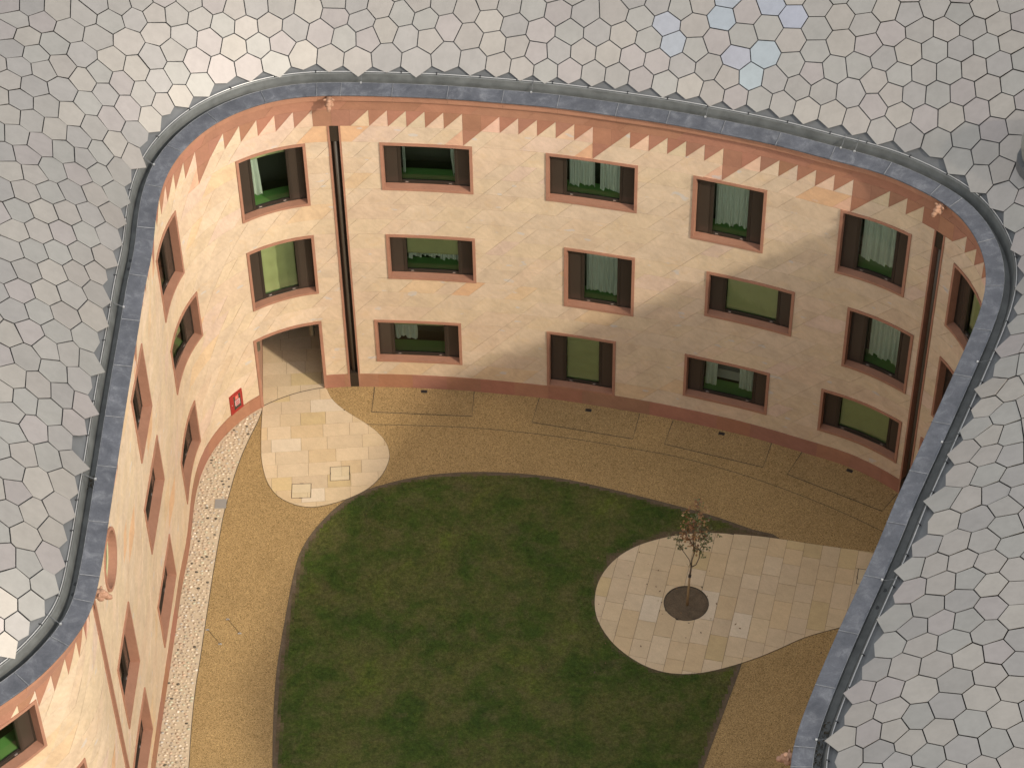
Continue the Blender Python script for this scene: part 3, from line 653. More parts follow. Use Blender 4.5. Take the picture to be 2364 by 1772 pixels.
def wall_patch(mb, poly, o, depth, c, seg=.24):
    # convex polygon in (s, z): front face at offset o following the curve, returns of the given depth
    if area(poly) < 0: poly = poly[::-1]
    s0 = min(p[0] for p in poly); s1 = max(p[0] for p in poly)
    if s1 - s0 < 1e-3 or abs(area(poly)) < 2e-4: return
    n = max(1, int(math.ceil((s1 - s0) / seg))); cuts = [s0 + (s1 - s0) * i / n for i in range(n + 1)]
    for i in range(n):
        q = poly
        if i > 0: q = clip_half(q, (cuts[i], 0), (cuts[i], 1), False)
        if i < n - 1 and len(q) > 2: q = clip_half(q, (cuts[i + 1], 0), (cuts[i + 1], 1), True)
        if len(q) > 2: mb.add([Wp(x, y, o) for x, y in q], [tuple(range(len(q)))], c)
    if depth:
        m_ = len(poly)
        for i in range(m_):
            a, b_ = poly[i], poly[(i + 1) % m_]; k = max(1, int(abs(b_[0] - a[0]) / seg)); 
            for j in range(k):
                p = (a[0] + (b_[0] - a[0]) * j / k, a[1] + (b_[1] - a[1]) * j / k); q = (a[0] + (b_[0] - a[0]) * (j + 1) / k, a[1] + (b_[1] - a[1]) * (j + 1) / k)
                mb.add([Wp(p[0], p[1], o), Wp(p[0], p[1], o + depth), Wp(q[0], q[1], o + depth), Wp(q[0], q[1], o)], [(0, 1, 2, 3)], c)
SA, SB = -8.0, 50.0
# structural wall skin
wall = MB()
s = SA
while s < SB - 1e-6:
    P = [[(s, -.05), (s + .3, -.05), (s + .3, 10.6), (s, 10.6)]]
    for h in holes: P = subtract(P, h)
    for q in P: wall.add([Wp(x, y, .012) for x, y in q], [tuple(range(len(q)))])
    s += .29999
wall_o = wall.obj('wall', M['mortar'], B)
b = MB(); ring = frange(SB - .02, SA + NW * .1 + .02, .5); b.sweep(lambda t, a, z: Wp(t, z, a), ring, [(0, -.05), (0, 10.6)])
b.obj('wall', M['plain_wall'], B)
# ---- stones
rg = random.Random(12)
CREAM = [(.505, .385, .262), (.50, .38, .25), (.515, .392, .272), (.495, .37, .248), (.51, .378, .258), (.505, .385, .252), (.49, .375, .258)]
stones = []      # (polys, colour, sort key)
for r in range(17):
    z0, z1 = ROWZ[r], ROWZ[r + 1]; a = P0 - U * (int((P0 - SA) / U) + 2) ; k = 0; x = a
    while x < SB:
        w = rg.choice((1, 1, 1, 2, 2, 2, 3)) * U
        poly = [(x, z0), (x + w, z0), (x + w + U, z1), (x + U, z1)]
        t = rg.random(); kk = rg.uniform(.965, 1.03); c = rg.choice(CREAM)
        if t < .014: c = (.52, .32, .18); kk = 1
        elif t < .05: c = (.52, .37, .225)
        elif t < .09: c = (.51, .375, .275)
        stones.append(([poly], tuple(v * kk for v in c), (x + w / 2, z0))); x += w
# red frieze
RED = [(.29, .138, .084), (.28, .13, .077), (.30, .143, .088), (.278, .135, .084), (.305, .147, .086)]
red = []; rh = []
def redp(poly, c=None):
    red.append((poly, tuple(v * rg.uniform(.96, 1.04) for v in (c or rg.choice(RED)))))
zA, zB, zC = ROWZ[16], ROWZ[17], ROWZ[18]
panels = [P0 - 3 * U, P0 + 30 * U, 3.57]
deep = [k for k in (5, 12, 19, 26, 37, 44, -10, -17, -24, -31)]
kmin = int((SA - P0) / U) - 1; kmax = int((SB - P0) / U) + 1
for k in range(kmin, kmax):
    p = P0 + k * U               # cell [p, p+U]
    if any(pn - .01 < p < pn + 2 * U - .02 for pn in panels): redp([(p, zB), (p + U, zB), (p + U, zC), (p, zC)]); continue
    if k in deep:
        redp([(p, zB), (p + U, zB), (p + U, zC), (p, zC)]); redp([(p, zA), (p + U, zB), (p, zB)]); rh.append([(p, zA), (p + U, zB), (p, zB)])
        rh.append([(p - U, zA), (p, zA), (p, zB)]); stones.append(([[(p - U, zA), (p, zA), (p, zB)]], rg.choice([(.52, .31, .20), (.54, .33, .22), (.50, .29, .17)]), (p - U / 2, zA + .1, 1)))
    else:
        redp([(p, zB), (p + U, zC), (p, zC)]); stones.append(([[(p, zB), (p + U, zB), (p + U, zC)]], tuple(v * rg.uniform(.95, 1.04) for v in rg.choice(CREAM + [(.56, .37, .26)])), (p + U / 2, zB, 1)))
x = SA
while x < SB:
    w = rg.choice((2, 2, 3, 3, 4)) * U; redp([(x, zC), (x + w, zC), (x + w + .36 * U * 2, 10.39), (x + .36 * U * 2, 10.39)]); x += w
# plinth
pl_ = []; x = SA
while x < SB:
    w = 1.93 * rg.choice((.5, .5, .5, 1)); pl_.append(([(x, -.05), (x + w, -.05), (x + w, Z0), (x, Z0)], tuple(v * rg.uniform(.93, 1.05) for v in rg.choice(RED)))); x += w
def cutall(ps, extra=()):
    for h in holes: ps = subtract(ps, h)
    for h in extra: ps = subtract(ps, h)
    return ps
vis = []; rest = MB(); rest.fc = []
for ps, c, key in stones:
    ps2 = [shrink(p, .0022) for p in ps]; ps2 = [p for p in ps2 if len(p) > 2]
    ps2 = cutall(ps2, rh if (abs(key[1] - zA) < .01 and len(key) == 2) else ())
    ps2 = [p for p in ps2 if abs(area(p)) > 3e-3]
    if not ps2: continue
    for p in ps2: vis.append(([p], c, key))
# the 300 largest in view: back wall in front of the camera
def score(v):
    s_, z_ = v[2][0], v[2][1]; ar = sum(abs(area(p)) for p in v[0]); return ar * (1.0 if 18.5 < s_ < 37.8 else (.35 if 8 < s_ < 18.5 else .1))
vis.sort(key=score, reverse=True)
for i, (ps2, c, key) in enumerate(vis):
    b = MB() if i < 300 else rest
    if i < 300: b.fc = []
    o_ = rg.uniform(-.003, .003)
    for p in ps2: wall_patch(b, p, -.004 + o_, .018, c)
    if i < 300: b.obj('wall_stone', M['cream'], wall_o)
o = rest.obj('wall_stone', M['cream'], wall_o); o['kind'] = 'stuff'
fr_o = None
fb = MB(); wall_patch(fb, [(SA, zC), (SB, zC), (SB, 10.39), (SA, 10.39)], .013, 0, (.2, .1, .06)); frieze_o = fb.obj('frieze', M['dark_joint'], B)
for poly, c in red:
    for p in cutall([p for p in [shrink(poly, .0015)] if len(p) > 2]):
        if abs(area(p)) < .004: continue
        b = MB(); b.fc = []; wall_patch(b, p, -.006, .018, c)
        if b.f: b.obj('frieze_stone', M['pink'], frieze_o)
pb_ = MB(); plinth_o = None
for poly, c in pl_:
    for p in cutall([shrink(poly, .0015)]):
        if abs(area(p)) < .004: continue
        b = MB(); b.fc = []; wall_patch(b, p, -.022, .034, c)
        if plinth_o is None: plinth_o = empty('plinth'); plinth_o.parent = B
        b.obj('plinth_stone', M['pink'], plinth_o)
# ---- cornice and parapet
seams = [.7, 1.9, 3.1, 3.8, 5.3, 6.9, 8.4, 10.0, 11.5, 13.0, 14.7, 16.2, 17.6, 19.0, 20.4, 21.7, 22.3, 23.6, 25.0, 26.4, 27.8, 29.3, 30.6, 32.0, 33.4, 34.8, 36.2, 37.5, 38.1, 39.5, 41.0, 42.5, 44.1, 45.7, 47.3, 48.9, 50.5, 52.1, 53.6, 55.2, 55.7]
t = 57.2
while t < NLc * .1 - 1.2: seams.append(t); t += 1.52
seams.append(NLc * .1 + .7)
cor_o = empty('cornice'); cor_o.parent = B; par_o = empty('parapet'); par_o.parent = B
LPf = lambda t, a, z: Lp(t, a, z)
for i in range(len(seams) - 1):
    a, b_ = seams[i], seams[i + 1]; ts = frange(a + .002, b_ - .002, .2)
    k = rg.uniform(.95, 1.05); b = MB(); b.fc = []
    b.sweep(LPf, ts, [(.47, 10.375), (.105, 10.375), (.10, 10.55), (.045, 10.575), (.04, 10.625), (.30, 10.635)], False, True, tuple(v * k for v in (.305, .150, .090)))
    b.obj('cornice_stone', M['pink'], cor_o)
    b = MB(); dz = rg.uniform(-.003, .003)
    ts = frange(a - .01, b_ + .012, .2)
    prof = [(.03, ZT - .035), (-.004, ZT - .035), (-.006, ZT - .004), (.004, ZT + .003), (.2, ZT + .037), (.395, ZT + .07), (.412, ZT + .068), (.415, ZT - .02)]
    b.sweep(LPf, ts, [(x, z + dz + (.0)) for x, z in prof])
    b.obj('lead_sheet', M['lead'], par_o, smooth=False)
    b = MB(); b.tube([Lp(b_, -.006, ZT - .02), Lp(b_, -.003, ZT + .010), Lp(b_, .2, ZT + .044), Lp(b_, .400, ZT + .078), Lp(b_, .417, ZT + .03)], .010, 7)
    b.tube([Lp(q, .411, ZT + .070 + rg.uniform(-.001, .001)) for q in ts], .0065, 5); b.obj('lead_welt', M['welt'], par_o)
allt = frange(0, NLc * .1, .2)
b = MB(); b.sweep(LPf, allt, [(.41, ZT + .05), (.415, ZT - .13), (.565, ZT - .135), (.60, ZT - .02), (.625, ZT + .12), (.635, ZT + .185), (.648, ZT + .203), (.662, ZT + .198), (.668, ZT + .175)])
gut_o = b.obj('gutter', M['gutter'], B)
for t in (50.6, 51.1, 3.7, 3.4, 13.7, 13.4):
    b = MB(); p = Vector(Lp(t, .49, ZT - .132)); b.add([(p.x + .055 * math.cos(k * math.pi / 8), p.y + .055 * math.sin(k * math.pi / 8), p.z) for k in range(16)], [tuple(range(16))]); b.obj('drain_outlet', M['darkmetal'], gut_o)
# lightning conductor on the gutter edge
b = MB(); b.sweep(lambda t, a, z: Lp(t, .675 + a, ZT + .222 + z), allt, [(.012 * math.cos(k * math.pi / 3), .012 * math.sin(k * math.pi / 3)) for k in range(6)], True, False)
cab = b.obj('conductor_cable', M['alu'], B)
t = -3.0
while t < 60:
    b = MB(); q = Lp(t, .675, ZT + .215); b.box((-.012, -.022, -.01), (.012, .05, .035), lambda x, y, z, t=t: Lp(t + x, .675 + y, ZT + .205 + z)); b.obj('cable_clip', M['darkmetal'], cab); t += .98 + rg.uniform(-.12, .12)
for t in (22.8, 27.1, 31.5, 34.95, 35.3, 16.9, 11.9, 6.5, 2.3, 43.6, 46.3, 50.55, 55.0):
    b = MB(); b.tube([Lp(t, .675, ZT + .235), Lp(t, .60, ZT + .20), Lp(t, .5, ZT + .13), Lp(t - .01, .42, ZT + .085)], .008, 6); b.tube([Lp(t, .675, ZT + .235), Lp(t + .02, .74, ZT + .28)], .007, 6)
    b.obj('cable_link', M['flash'], cab)
    b = MB(); b.box((-.022, -.02, 0), (.022, .022, .03), lambda x, y, z, t=t: Lp(t - .01 + x, .395 + y, ZT + .072 + z)); b.obj('cable_foot', M['alu'], cab)
# ---- roof
RR = 9.0; Q0 = .66
T0A = np.radians(np.interp(np.arange(len(LIN)), [0, 370, 430, 475, 575, 680, len(LIN)], [46, 46, 36, 32.5, 32.5, 46, 46])); T0A = smooth(T0A[:, None], 12)[:, 0]
def prof(q, idx=0):
    t0 = T0A[np.asarray(idx) % len(T0A)]; st = np.clip(np.sin(t0) - np.asarray(q) / RR, -.985, .985); return ZT + .25 + RR * (np.sqrt(1 - st ** 2) - np.cos(t0))
def roofq(P):
    P = np.atleast_2d(P); out = np.empty(len(P)); idx = np.empty(len(P), int)
    for k in range(0, len(P), 400):
        D = ((P[k:k + 400, None, :] - LIN[None]) ** 2).sum(2); i = D.argmin(1); sg = np.sign(((P[k:k + 400] - LIN[i]) * NLIN[i]).sum(1)); out[k:k + 400] = np.sqrt(D[np.arange(len(i)), i]) * sg; idx[k:k + 400] = i
    return out - Q0, idx
QMAX = 12.4
rows = frange(0.0, 9.0, .3)
# membrane under the panels as a heightfield
gs = .35
xs = np.arange(-30, 27, gs); ys = np.arange(-6, 66, gs); X, Y = np.meshgrid(xs, ys); q, qi_ = roofq(np.stack([X.ravel(), Y.ravel()], 1)); q = q.reshape(X.shape)
Zr = prof(np.clip(q, 0, 12.2), qi_.reshape(X.shape)) - .12; b = MB(); idx = -np.ones(X.shape, int); vs = []
for j in range(X.shape[0]):
    for i in range(X.shape[1]):
        if .9 < q[j, i] < 12.5: idx[j, i] = len(vs); vs.append((X[j, i], Y[j, i], Zr[j, i]))
fs = []
for j in range(X.shape[0] - 1):
    for i in range(X.shape[1] - 1):
        f = (idx[j, i], idx[j, i + 1], idx[j + 1, i + 1], idx[j + 1, i])
        if min(f) >= 0: fs.append(f)
b.v = vs; b.f = fs; roof_o = b.obj('roof', M['under'], B)
b = MB(); qs = [.008, .1, .3, .6, 1.0, 1.5, 2.0]
b.sweep(lambda t, a, z: Lp(t, Q0 + a, float(prof(a, int(t * 10))) + z), allt, [(a, -(.07 if a < .05 else .105)) for a in qs]); b.obj('eaves_flashing', M['flash'], roof_o)
b = MB(); outer = (LIN + NLIN * (Q0 + 12.2))[::8]; n = len(outer); zo = float(prof(12.2, 0))
b.add([(x, y, zo) for x, y in outer] + [(x, y, -.05) for x, y in outer], [(i, (i + 1) % n, (i + 1) % n + n, i + n) for i in range(n)]); b.obj('outer_wall', M['plain_wall'], B)
SEED = np.array([-12.23,50.19,-11.68,50.26,-12.00,49.74,-11.07,50.33,-11.40,49.89,-12.21,49.30,-11.71,49.25,-10.74,49.83,-11.06,49.24,-11.99,48.75,-10.45,50.41,-10.19,50.80,-9.62,50.95,-9.82,50.44,-10.08,49.85,-11.45,48.75,-12.33,48.09,-11.76,48.23,-10.83,48.67,-10.40,49.18,-11.23,48.38,-9.37,50.00,-9.25,50.70,-9.12,51.17,-8.81,50.96,-8.72,50.49,-8.60,51.47,-8.25,51.10,-7.95,51.48,-7.70,51.13,-8.05,50.61,-7.34,51.59,-7.12,51.11,-7.46,50.68,-6.83,51.53,-6.56,51.16,-6.34,51.64,-6.85,50.70,-5.97,51.27,-5.68,51.72,-6.25,50.84,-5.34,51.27,-5.68,50.95,-5.00,51.67,-4.28,51.83,-4.67,51.17,-4.30,51.53,-5.13,50.74,-4.44,50.70,-5.85,50.55,-6.49,50.37,-7.16,50.14,-7.78,50.13,-8.30,50.18,-8.78,49.84,-9.72,49.36,-9.16,49.39,-8.22,49.72,-7.69,49.66,-8.63,49.33,-8.14,49.20,-9.97,48.88,-9.48,48.85,-10.32,48.49,-10.75,47.97,-11.40,47.73,-11.95,47.69,-9.81,48.36,-8.98,48.84,-8.51,48.83,-10.17,47.87,-9.31,48.27,-11.63,47.16,-12.14,47.06,-11.06,47.25,-8.77,48.33,-10.51,47.31,-9.65,47.76,-11.82,46.54,-11.32,46.59,-10.00,47.23,-9.11,47.68,-10.81,46.61,-9.49,47.10,-10.30,46.67,-11.60,45.93,-12.07,45.85,-11.05,45.92,-9.14,47.04,-9.81,46.56,-10.55,46.02,-10.11,46.12,-11.31,45.33,-11.78,45.17,-9.37,46.36,-10.72,45.21,-10.19,45.49,-9.77,45.87,-11.55,44.67,-11.08,44.82,-9.39,45.55,-11.71,43.91,-11.17,44.13,-10.68,44.44,-10.24,44.79,-9.80,45.10,-9.40,44.76,-11.24,43.42,-11.66,43.11,-10.74,43.73,-10.27,44.02,-9.82,44.33,-9.41,43.98,-11.25,42.76,-10.77,43.04,-10.30,43.31,-9.84,43.63,-11.28,42.10,-10.81,42.35,-10.33,42.64,-9.88,42.96,-9.43,43.23,-11.34,41.34,-10.88,41.65,-10.38,41.95,-9.91,42.30,-9.53,42.65,-11.43,40.63,-10.94,40.95,-10.43,41.24,-9.95,41.54,-9.47,42.03,-10.99,40.29,-10.50,40.56,-10.02,40.84,-9.48,41.27,-11.02,39.53,-10.61,39.84,-10.12,40.20,-9.55,40.48,-11.12,38.82,-10.61,39.08,-10.24,39.59,-9.83,39.77,-10.05,39.05,-9.43,39.83,-10.79,38.37,-9.55,39.18,-10.29,38.42,-10.94,37.78,-9.82,38.51,-10.50,37.82,-9.43,38.52,-10.01,37.84,-10.73,37.32,-9.54,37.88,-10.26,37.13,-10.62,36.79,-9.71,37.26,-10.84,36.20,-10.37,36.37,-9.90,36.59,-9.48,36.82,-10.54,35.80,-10.04,35.77,-9.56,36.14,-10.39,35.26,-10.77,35.13,-10.45,34.63,-10.01,34.93,-9.57,35.37,-10.64,34.05,-10.09,34.23,-9.62,34.70,-10.41,33.50,-9.97,33.60,-9.61,34.00,-10.16,33.05,-9.65,33.31,-10.35,32.53,-9.83,32.72,-10.07,32.22,-10.54,32.05,-10.27,31.82,-10.59,31.63,-3.80,51.79,-3.64,51.39,-3.16,51.68,-3.05,51.18,-3.49,51.05,-2.60,51.48,-2.49,50.99,-4.09,51.06,-3.78,50.63,-3.02,50.65,-2.18,51.73,-2.01,51.33,-1.94,50.92,-2.26,50.55,-1.45,51.14,-1.56,51.65,-0.95,51.46,-1.51,50.55,-0.90,50.89,-0.41,51.61,-0.38,51.18,-0.81,50.41,-0.31,50.69,0.11,51.47,0.24,51.00,-0.18,50.29,0.30,50.57,0.72,51.34,0.89,50.82,0.78,50.40,0.41,50.16,1.35,51.19,1.64,50.72,1.33,50.37,1.00,50.05,1.23,51.69,2.02,51.06,1.74,51.60,2.32,50.61,1.96,50.27,1.61,49.96,2.77,51.01,2.97,50.47,2.58,50.14,2.20,49.83,3.41,50.78,3.61,50.28,3.19,49.98,2.79,49.69,3.27,51.29,3.87,51.06,4.05,50.56,4.21,50.10,3.79,49.81,3.37,49.54,3.97,49.36,4.42,50.89,4.93,50.93,4.75,50.41,5.44,50.47,5.60,50.96,6.04,50.51,4.73,49.91,5.28,49.99,5.92,50.00,6.67,50.62,6.56,50.07,7.18,50.21,7.24,50.78,5.74,49.55,6.45,49.49,7.10,49.68,7.72,49.83,7.79,50.39,8.31,50.00,8.33,50.64,8.87,50.26,8.89,49.68,9.44,49.97,9.96,49.76,10.59,49.84,11.16,49.52,11.78,49.61,10.03,50.39,11.31,50.14,12.42,49.65,9.49,49.36,10.20,49.30,10.82,49.19,11.44,49.08,12.07,49.06,12.61,49.01,8.30,49.36,8.94,49.19,4.41,49.65,5.07,49.48,5.52,49.20,6.08,49.10,6.65,48.93,7.08,49.15,7.66,49.30,7.57,48.87,8.10,48.83,8.68,48.78,9.28,48.80,9.88,48.81,10.50,48.73,11.10,48.62,11.70,48.54,12.30,48.51,4.59,49.19,5.13,48.97,5.70,48.79,6.27,48.62,6.82,48.41,7.22,48.66,7.80,48.44,8.46,48.25,9.05,48.36,9.63,48.36,10.21,48.27,10.79,48.15,11.37,48.06,11.95,48.00,12.54,47.96,7.41,48.16,7.99,47.93,8.57,47.66,9.01,47.85,9.42,47.99,9.94,47.85,10.49,47.69,11.06,47.57,11.64,47.50,12.23,47.43,9.58,47.54,10.16,47.28,10.76,47.11,11.35,47.03,11.91,46.95,12.50,46.89,9.16,47.35,9.77,47.04,10.41,46.68,11.07,46.57,11.68,46.47,12.27,46.42,10.88,46.11,11.46,46.03,12.06,45.84,11.31,45.54,11.75,45.48,12.22,45.09,11.73,44.84,12.28,44.40,11.98,44.07,12.35,43.68,12.05,43.28,12.04,42.44,11.89,41.83,11.77,41.14,11.47,40.39,11.19,39.80,11.63,39.53,10.93,38.99,11.35,38.90,10.50,38.49,10.87,38.14,10.30,37.88,11.13,37.43,10.64,37.39,10.00,37.26,10.20,36.79,10.61,36.63,11.08,36.62,9.69,36.58,10.06,36.21,10.50,35.97,10.99,35.91,9.46,35.82,9.97,35.56,10.48,35.23,9.04,35.24,9.46,34.95,10.01,34.89,10.50,34.67,8.89,34.47,9.54,34.28,10.12,34.46,10.04,33.81,10.64,33.89,8.48,33.91,9.01,33.70,9.55,33.53,10.08,33.21,8.13,33.36,8.54,33.24,9.06,33.13,9.56,32.88,10.04,32.52,10.49,32.81,9.12,32.55,8.01,32.72,8.59,32.63,9.48,32.23,8.87,31.98,8.24,32.05,9.38,31.59,9.90,31.87,7.64,32.00,7.91,31.54,8.41,31.49,8.90,31.38,9.23,30.94,9.80,31.23,7.40,31.26,7.98,31.00,8.55,30.89,8.77,30.37,9.32,30.35,9.81,30.59,7.04,30.68,7.58,30.52,8.16,30.38,8.45,29.82,9.08,29.83,9.64,30.00,6.72,30.21,7.17,30.03,7.76,29.80,8.19,29.21,8.83,29.27,9.46,29.38,6.61,29.61,7.18,29.43,7.62,29.10,7.97,28.61,8.57,28.67,9.19,28.75,9.77,28.78,6.26,29.07,6.71,29.01,7.16,28.91,7.41,28.52,8.30,28.08,8.94,28.11,9.45,28.21,6.27,28.55,6.84,28.49,7.68,28.06,7.10,28.06,8.61,27.50,9.21,27.65,6.65,28.01,7.46,27.65,8.01,27.57,6.15,28.07]).reshape(-1, 2)
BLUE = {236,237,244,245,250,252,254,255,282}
def tangent(P):
    q, i = roofq(P); e = .02
    qx, ix = roofq(P + [e, 0]); qy, iy = roofq(P + [0, e]); cl = lambda a: np.clip(a, -.5, 12.2)
    z = prof(cl(q), i); zx = prof(cl(qx), i); zy = prof(cl(qy), i)
    N = np.stack([-(zx - z) / e, -(zy - z) / e, np.ones(len(P))], 1); N /= np.linalg.norm(N, axis=1)[:, None]; return np.c_[P, z], N, q, i
# extra seeds beyond the frame
fill = []
arc0 = .36; 
for rw in range(14):
    q_ = .36; 
    # arc length -> q
    a_ = arc0 + rw * .575; T0 = R_(42); st = math.sin(T0 - a_ / RR); q_ = RR * (math.sin(T0) - st)
    C_ = LIN + NLIN * (Q0 + q_); d = np.hypot(*(np.roll(C_, -1, 0) - C_).T); L = d.sum(); n = int(L / .66); u = (np.arange(n) + (rw % 2) * .5) * L / n; s_ = np.r_[0, np.cumsum(d)]; CC = np.vstack([C_, C_[:1]])
    fill.append(np.stack([np.interp(u, s_, CC[:, 0]), np.interp(u, s_, CC[:, 1])], 1) + np.random.uniform(-.05, .05, (n, 2)))
fill = np.vstack(fill)
F3, _, fq, _ = tangent(fill); S3, _, _, _ = tangent(SEED)
keepf = np.ones(len(fill), bool)
for k in range(len(fill)):
    if np.sqrt(((S3 - F3[k]) ** 2).sum(1)).min() < .56: keepf[k] = False
keepf &= (fq > .2)
_d = F3 - np.array([0, 0, HC]); _z = _d @ np.array(fw); _x = FPX * (_d @ np.array(cR)) / _z; _y = FPX * (_d @ np.array(cD)) / _z
keepf &= ~((np.abs(_x) < 1182 + 5) & (np.abs(_y) < 886 + 5) & (_z > 0))
# no two fill seeds too close together
fl = F3[keepf]; ok = np.ones(len(fl), bool)
for k in range(len(fl)):
    if ok[k]:
        dd = ((fl[k + 1:] - fl[k]) ** 2).sum(1); ok[k + 1:][dd < .46 ** 2] = False
ALL = np.vstack([SEED, fl[ok][:, :2]]); ns = len(SEED)
V3, NN, QQ, II = tangent(ALL)
# eaves phantom points
tt = II * .1; edge = []
for i in range(len(ALL)):
    if QQ[i] > 1.1: continue
    dt = np.abs((tt - tt[i] + NLc * .05) % (NLc * .1) - NLc * .05); nb = (dt < .42) & (QQ < QQ[i] - .25)
    if not nb.any(): edge.append(i)
edge.sort(key=lambda i: tt[i]); ph = []
for a, b_ in zip(edge, edge[1:] + edge[:1]):
    m_ = (V3[a] + V3[b_]) / 2; d = V3[b_] - V3[a]; L = np.linalg.norm(d)
    if L > 1.4: continue
    nrm = (NN[a] + NN[b_]) / 2; dn = np.cross(nrm, d); dn /= np.linalg.norm(dn)
    out_ = np.r_[NLIN[II[a]], 0]
    if dn @ out_ > 0: dn = -dn
    ph.append(m_ + dn * .84 * max(L, .55))
PH = np.array(ph); CLOUD = np.vstack([V3, PH])
TC = [(.360, .328, .294), (.340, .316, .286), (.352, .317, .294), (.372, .340, .300), (.338, .320, .290), (.330, .308, .284)]
camp = np.array([0, 0, HC]); Rv, Dv, Fv = np.array(cR), np.array(cD), np.array(fw)
def inframe(P):
    d = P - camp; z = d @ Fv; x = FPX * (d @ Rv) / z; y = FPX * (d @ Dv) / z; return abs(x) < 1182 + 30 and abs(y) < 886 + 30, z
order = []
for i in range(len(ALL)):
    f, z = inframe(V3[i]); cosv = abs((camp - V3[i]) @ NN[i]) / np.linalg.norm(camp - V3[i]); order.append((-(1 if f else 0), z / max(cosv, .1), i))
order.sort(); ntile = 0; stuff = MB(); stuff.fc = []
for _, _, i in order:
    p = V3[i]; n = NN[i]
    if QQ[i] > 8.6: continue
    d = CLOUD - p; dist = np.sqrt((d ** 2).sum(1)); nb = np.where((dist < 1.5) & (dist > .05))[0]
    ax = np.cross(n, [0, 0, 1.0]); ax /= np.linalg.norm(ax); ay = np.cross(n, ax)
    poly = [(-.5 * math.cos(k * math.pi / 6), -.5 * math.sin(k * math.pi / 6)) for k in range(12)]
    for j in nb[np.argsort(dist[nb])][:16]:
        v = (float(d[j] @ ax), float(d[j] @ ay)); L = math.hypot(*v)
        if L < .05: continue
        L3 = min(dist[j], L * 1.1); hx, hy = v[0] / L, v[1] / L; h = L3 / 2 - .0125; a = (hx * h, hy * h); poly = clip_half(poly, a, (a[0] - hy, a[1] + hx), True)
        if len(poly) < 3: break
    if len(poly) < 3: continue
    # drop tiny edges
    pp = [poly[k] for k in range(len(poly)) if math.hypot(poly[k][0] - poly[k - 1][0], poly[k][1] - poly[k - 1][1]) > .03]
    if len(pp) < 3: continue
    if area(pp) < 0: pp = pp[::-1]
    trng = random.Random(i * 7 + 1); tx, ty = trng.gauss(0, .007), trng.gauss(0, .007); off = trng.uniform(-.006, .006)
    c = trng.choice(TC); k_ = trng.uniform(.96, 1.04); c = tuple(v * k_ for v in c)
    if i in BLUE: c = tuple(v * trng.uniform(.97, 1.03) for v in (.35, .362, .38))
    if np.cross(ax, ay) @ n < 0: pp = pp[::-1]
    top = [p + ax * x + ay * y + n * (off + x * tx + y * ty) for x, y in pp]; bot = [v - n * .012 for v in top]; m_ = len(top)
    fcs = [tuple(range(m_))] + [(k, k + m_, (k + 1) % m_ + m_, (k + 1) % m_) for k in range(m_)] + [tuple(range(2 * m_ - 1, m_ - 1, -1))]
    vv = [tuple(float(a) for a in v) for v in top + bot]
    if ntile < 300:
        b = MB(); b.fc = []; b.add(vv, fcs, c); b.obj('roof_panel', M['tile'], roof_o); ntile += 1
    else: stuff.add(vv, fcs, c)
o = stuff.obj('roof_panel', M['tile'], roof_o); o['kind'] = 'stuff'
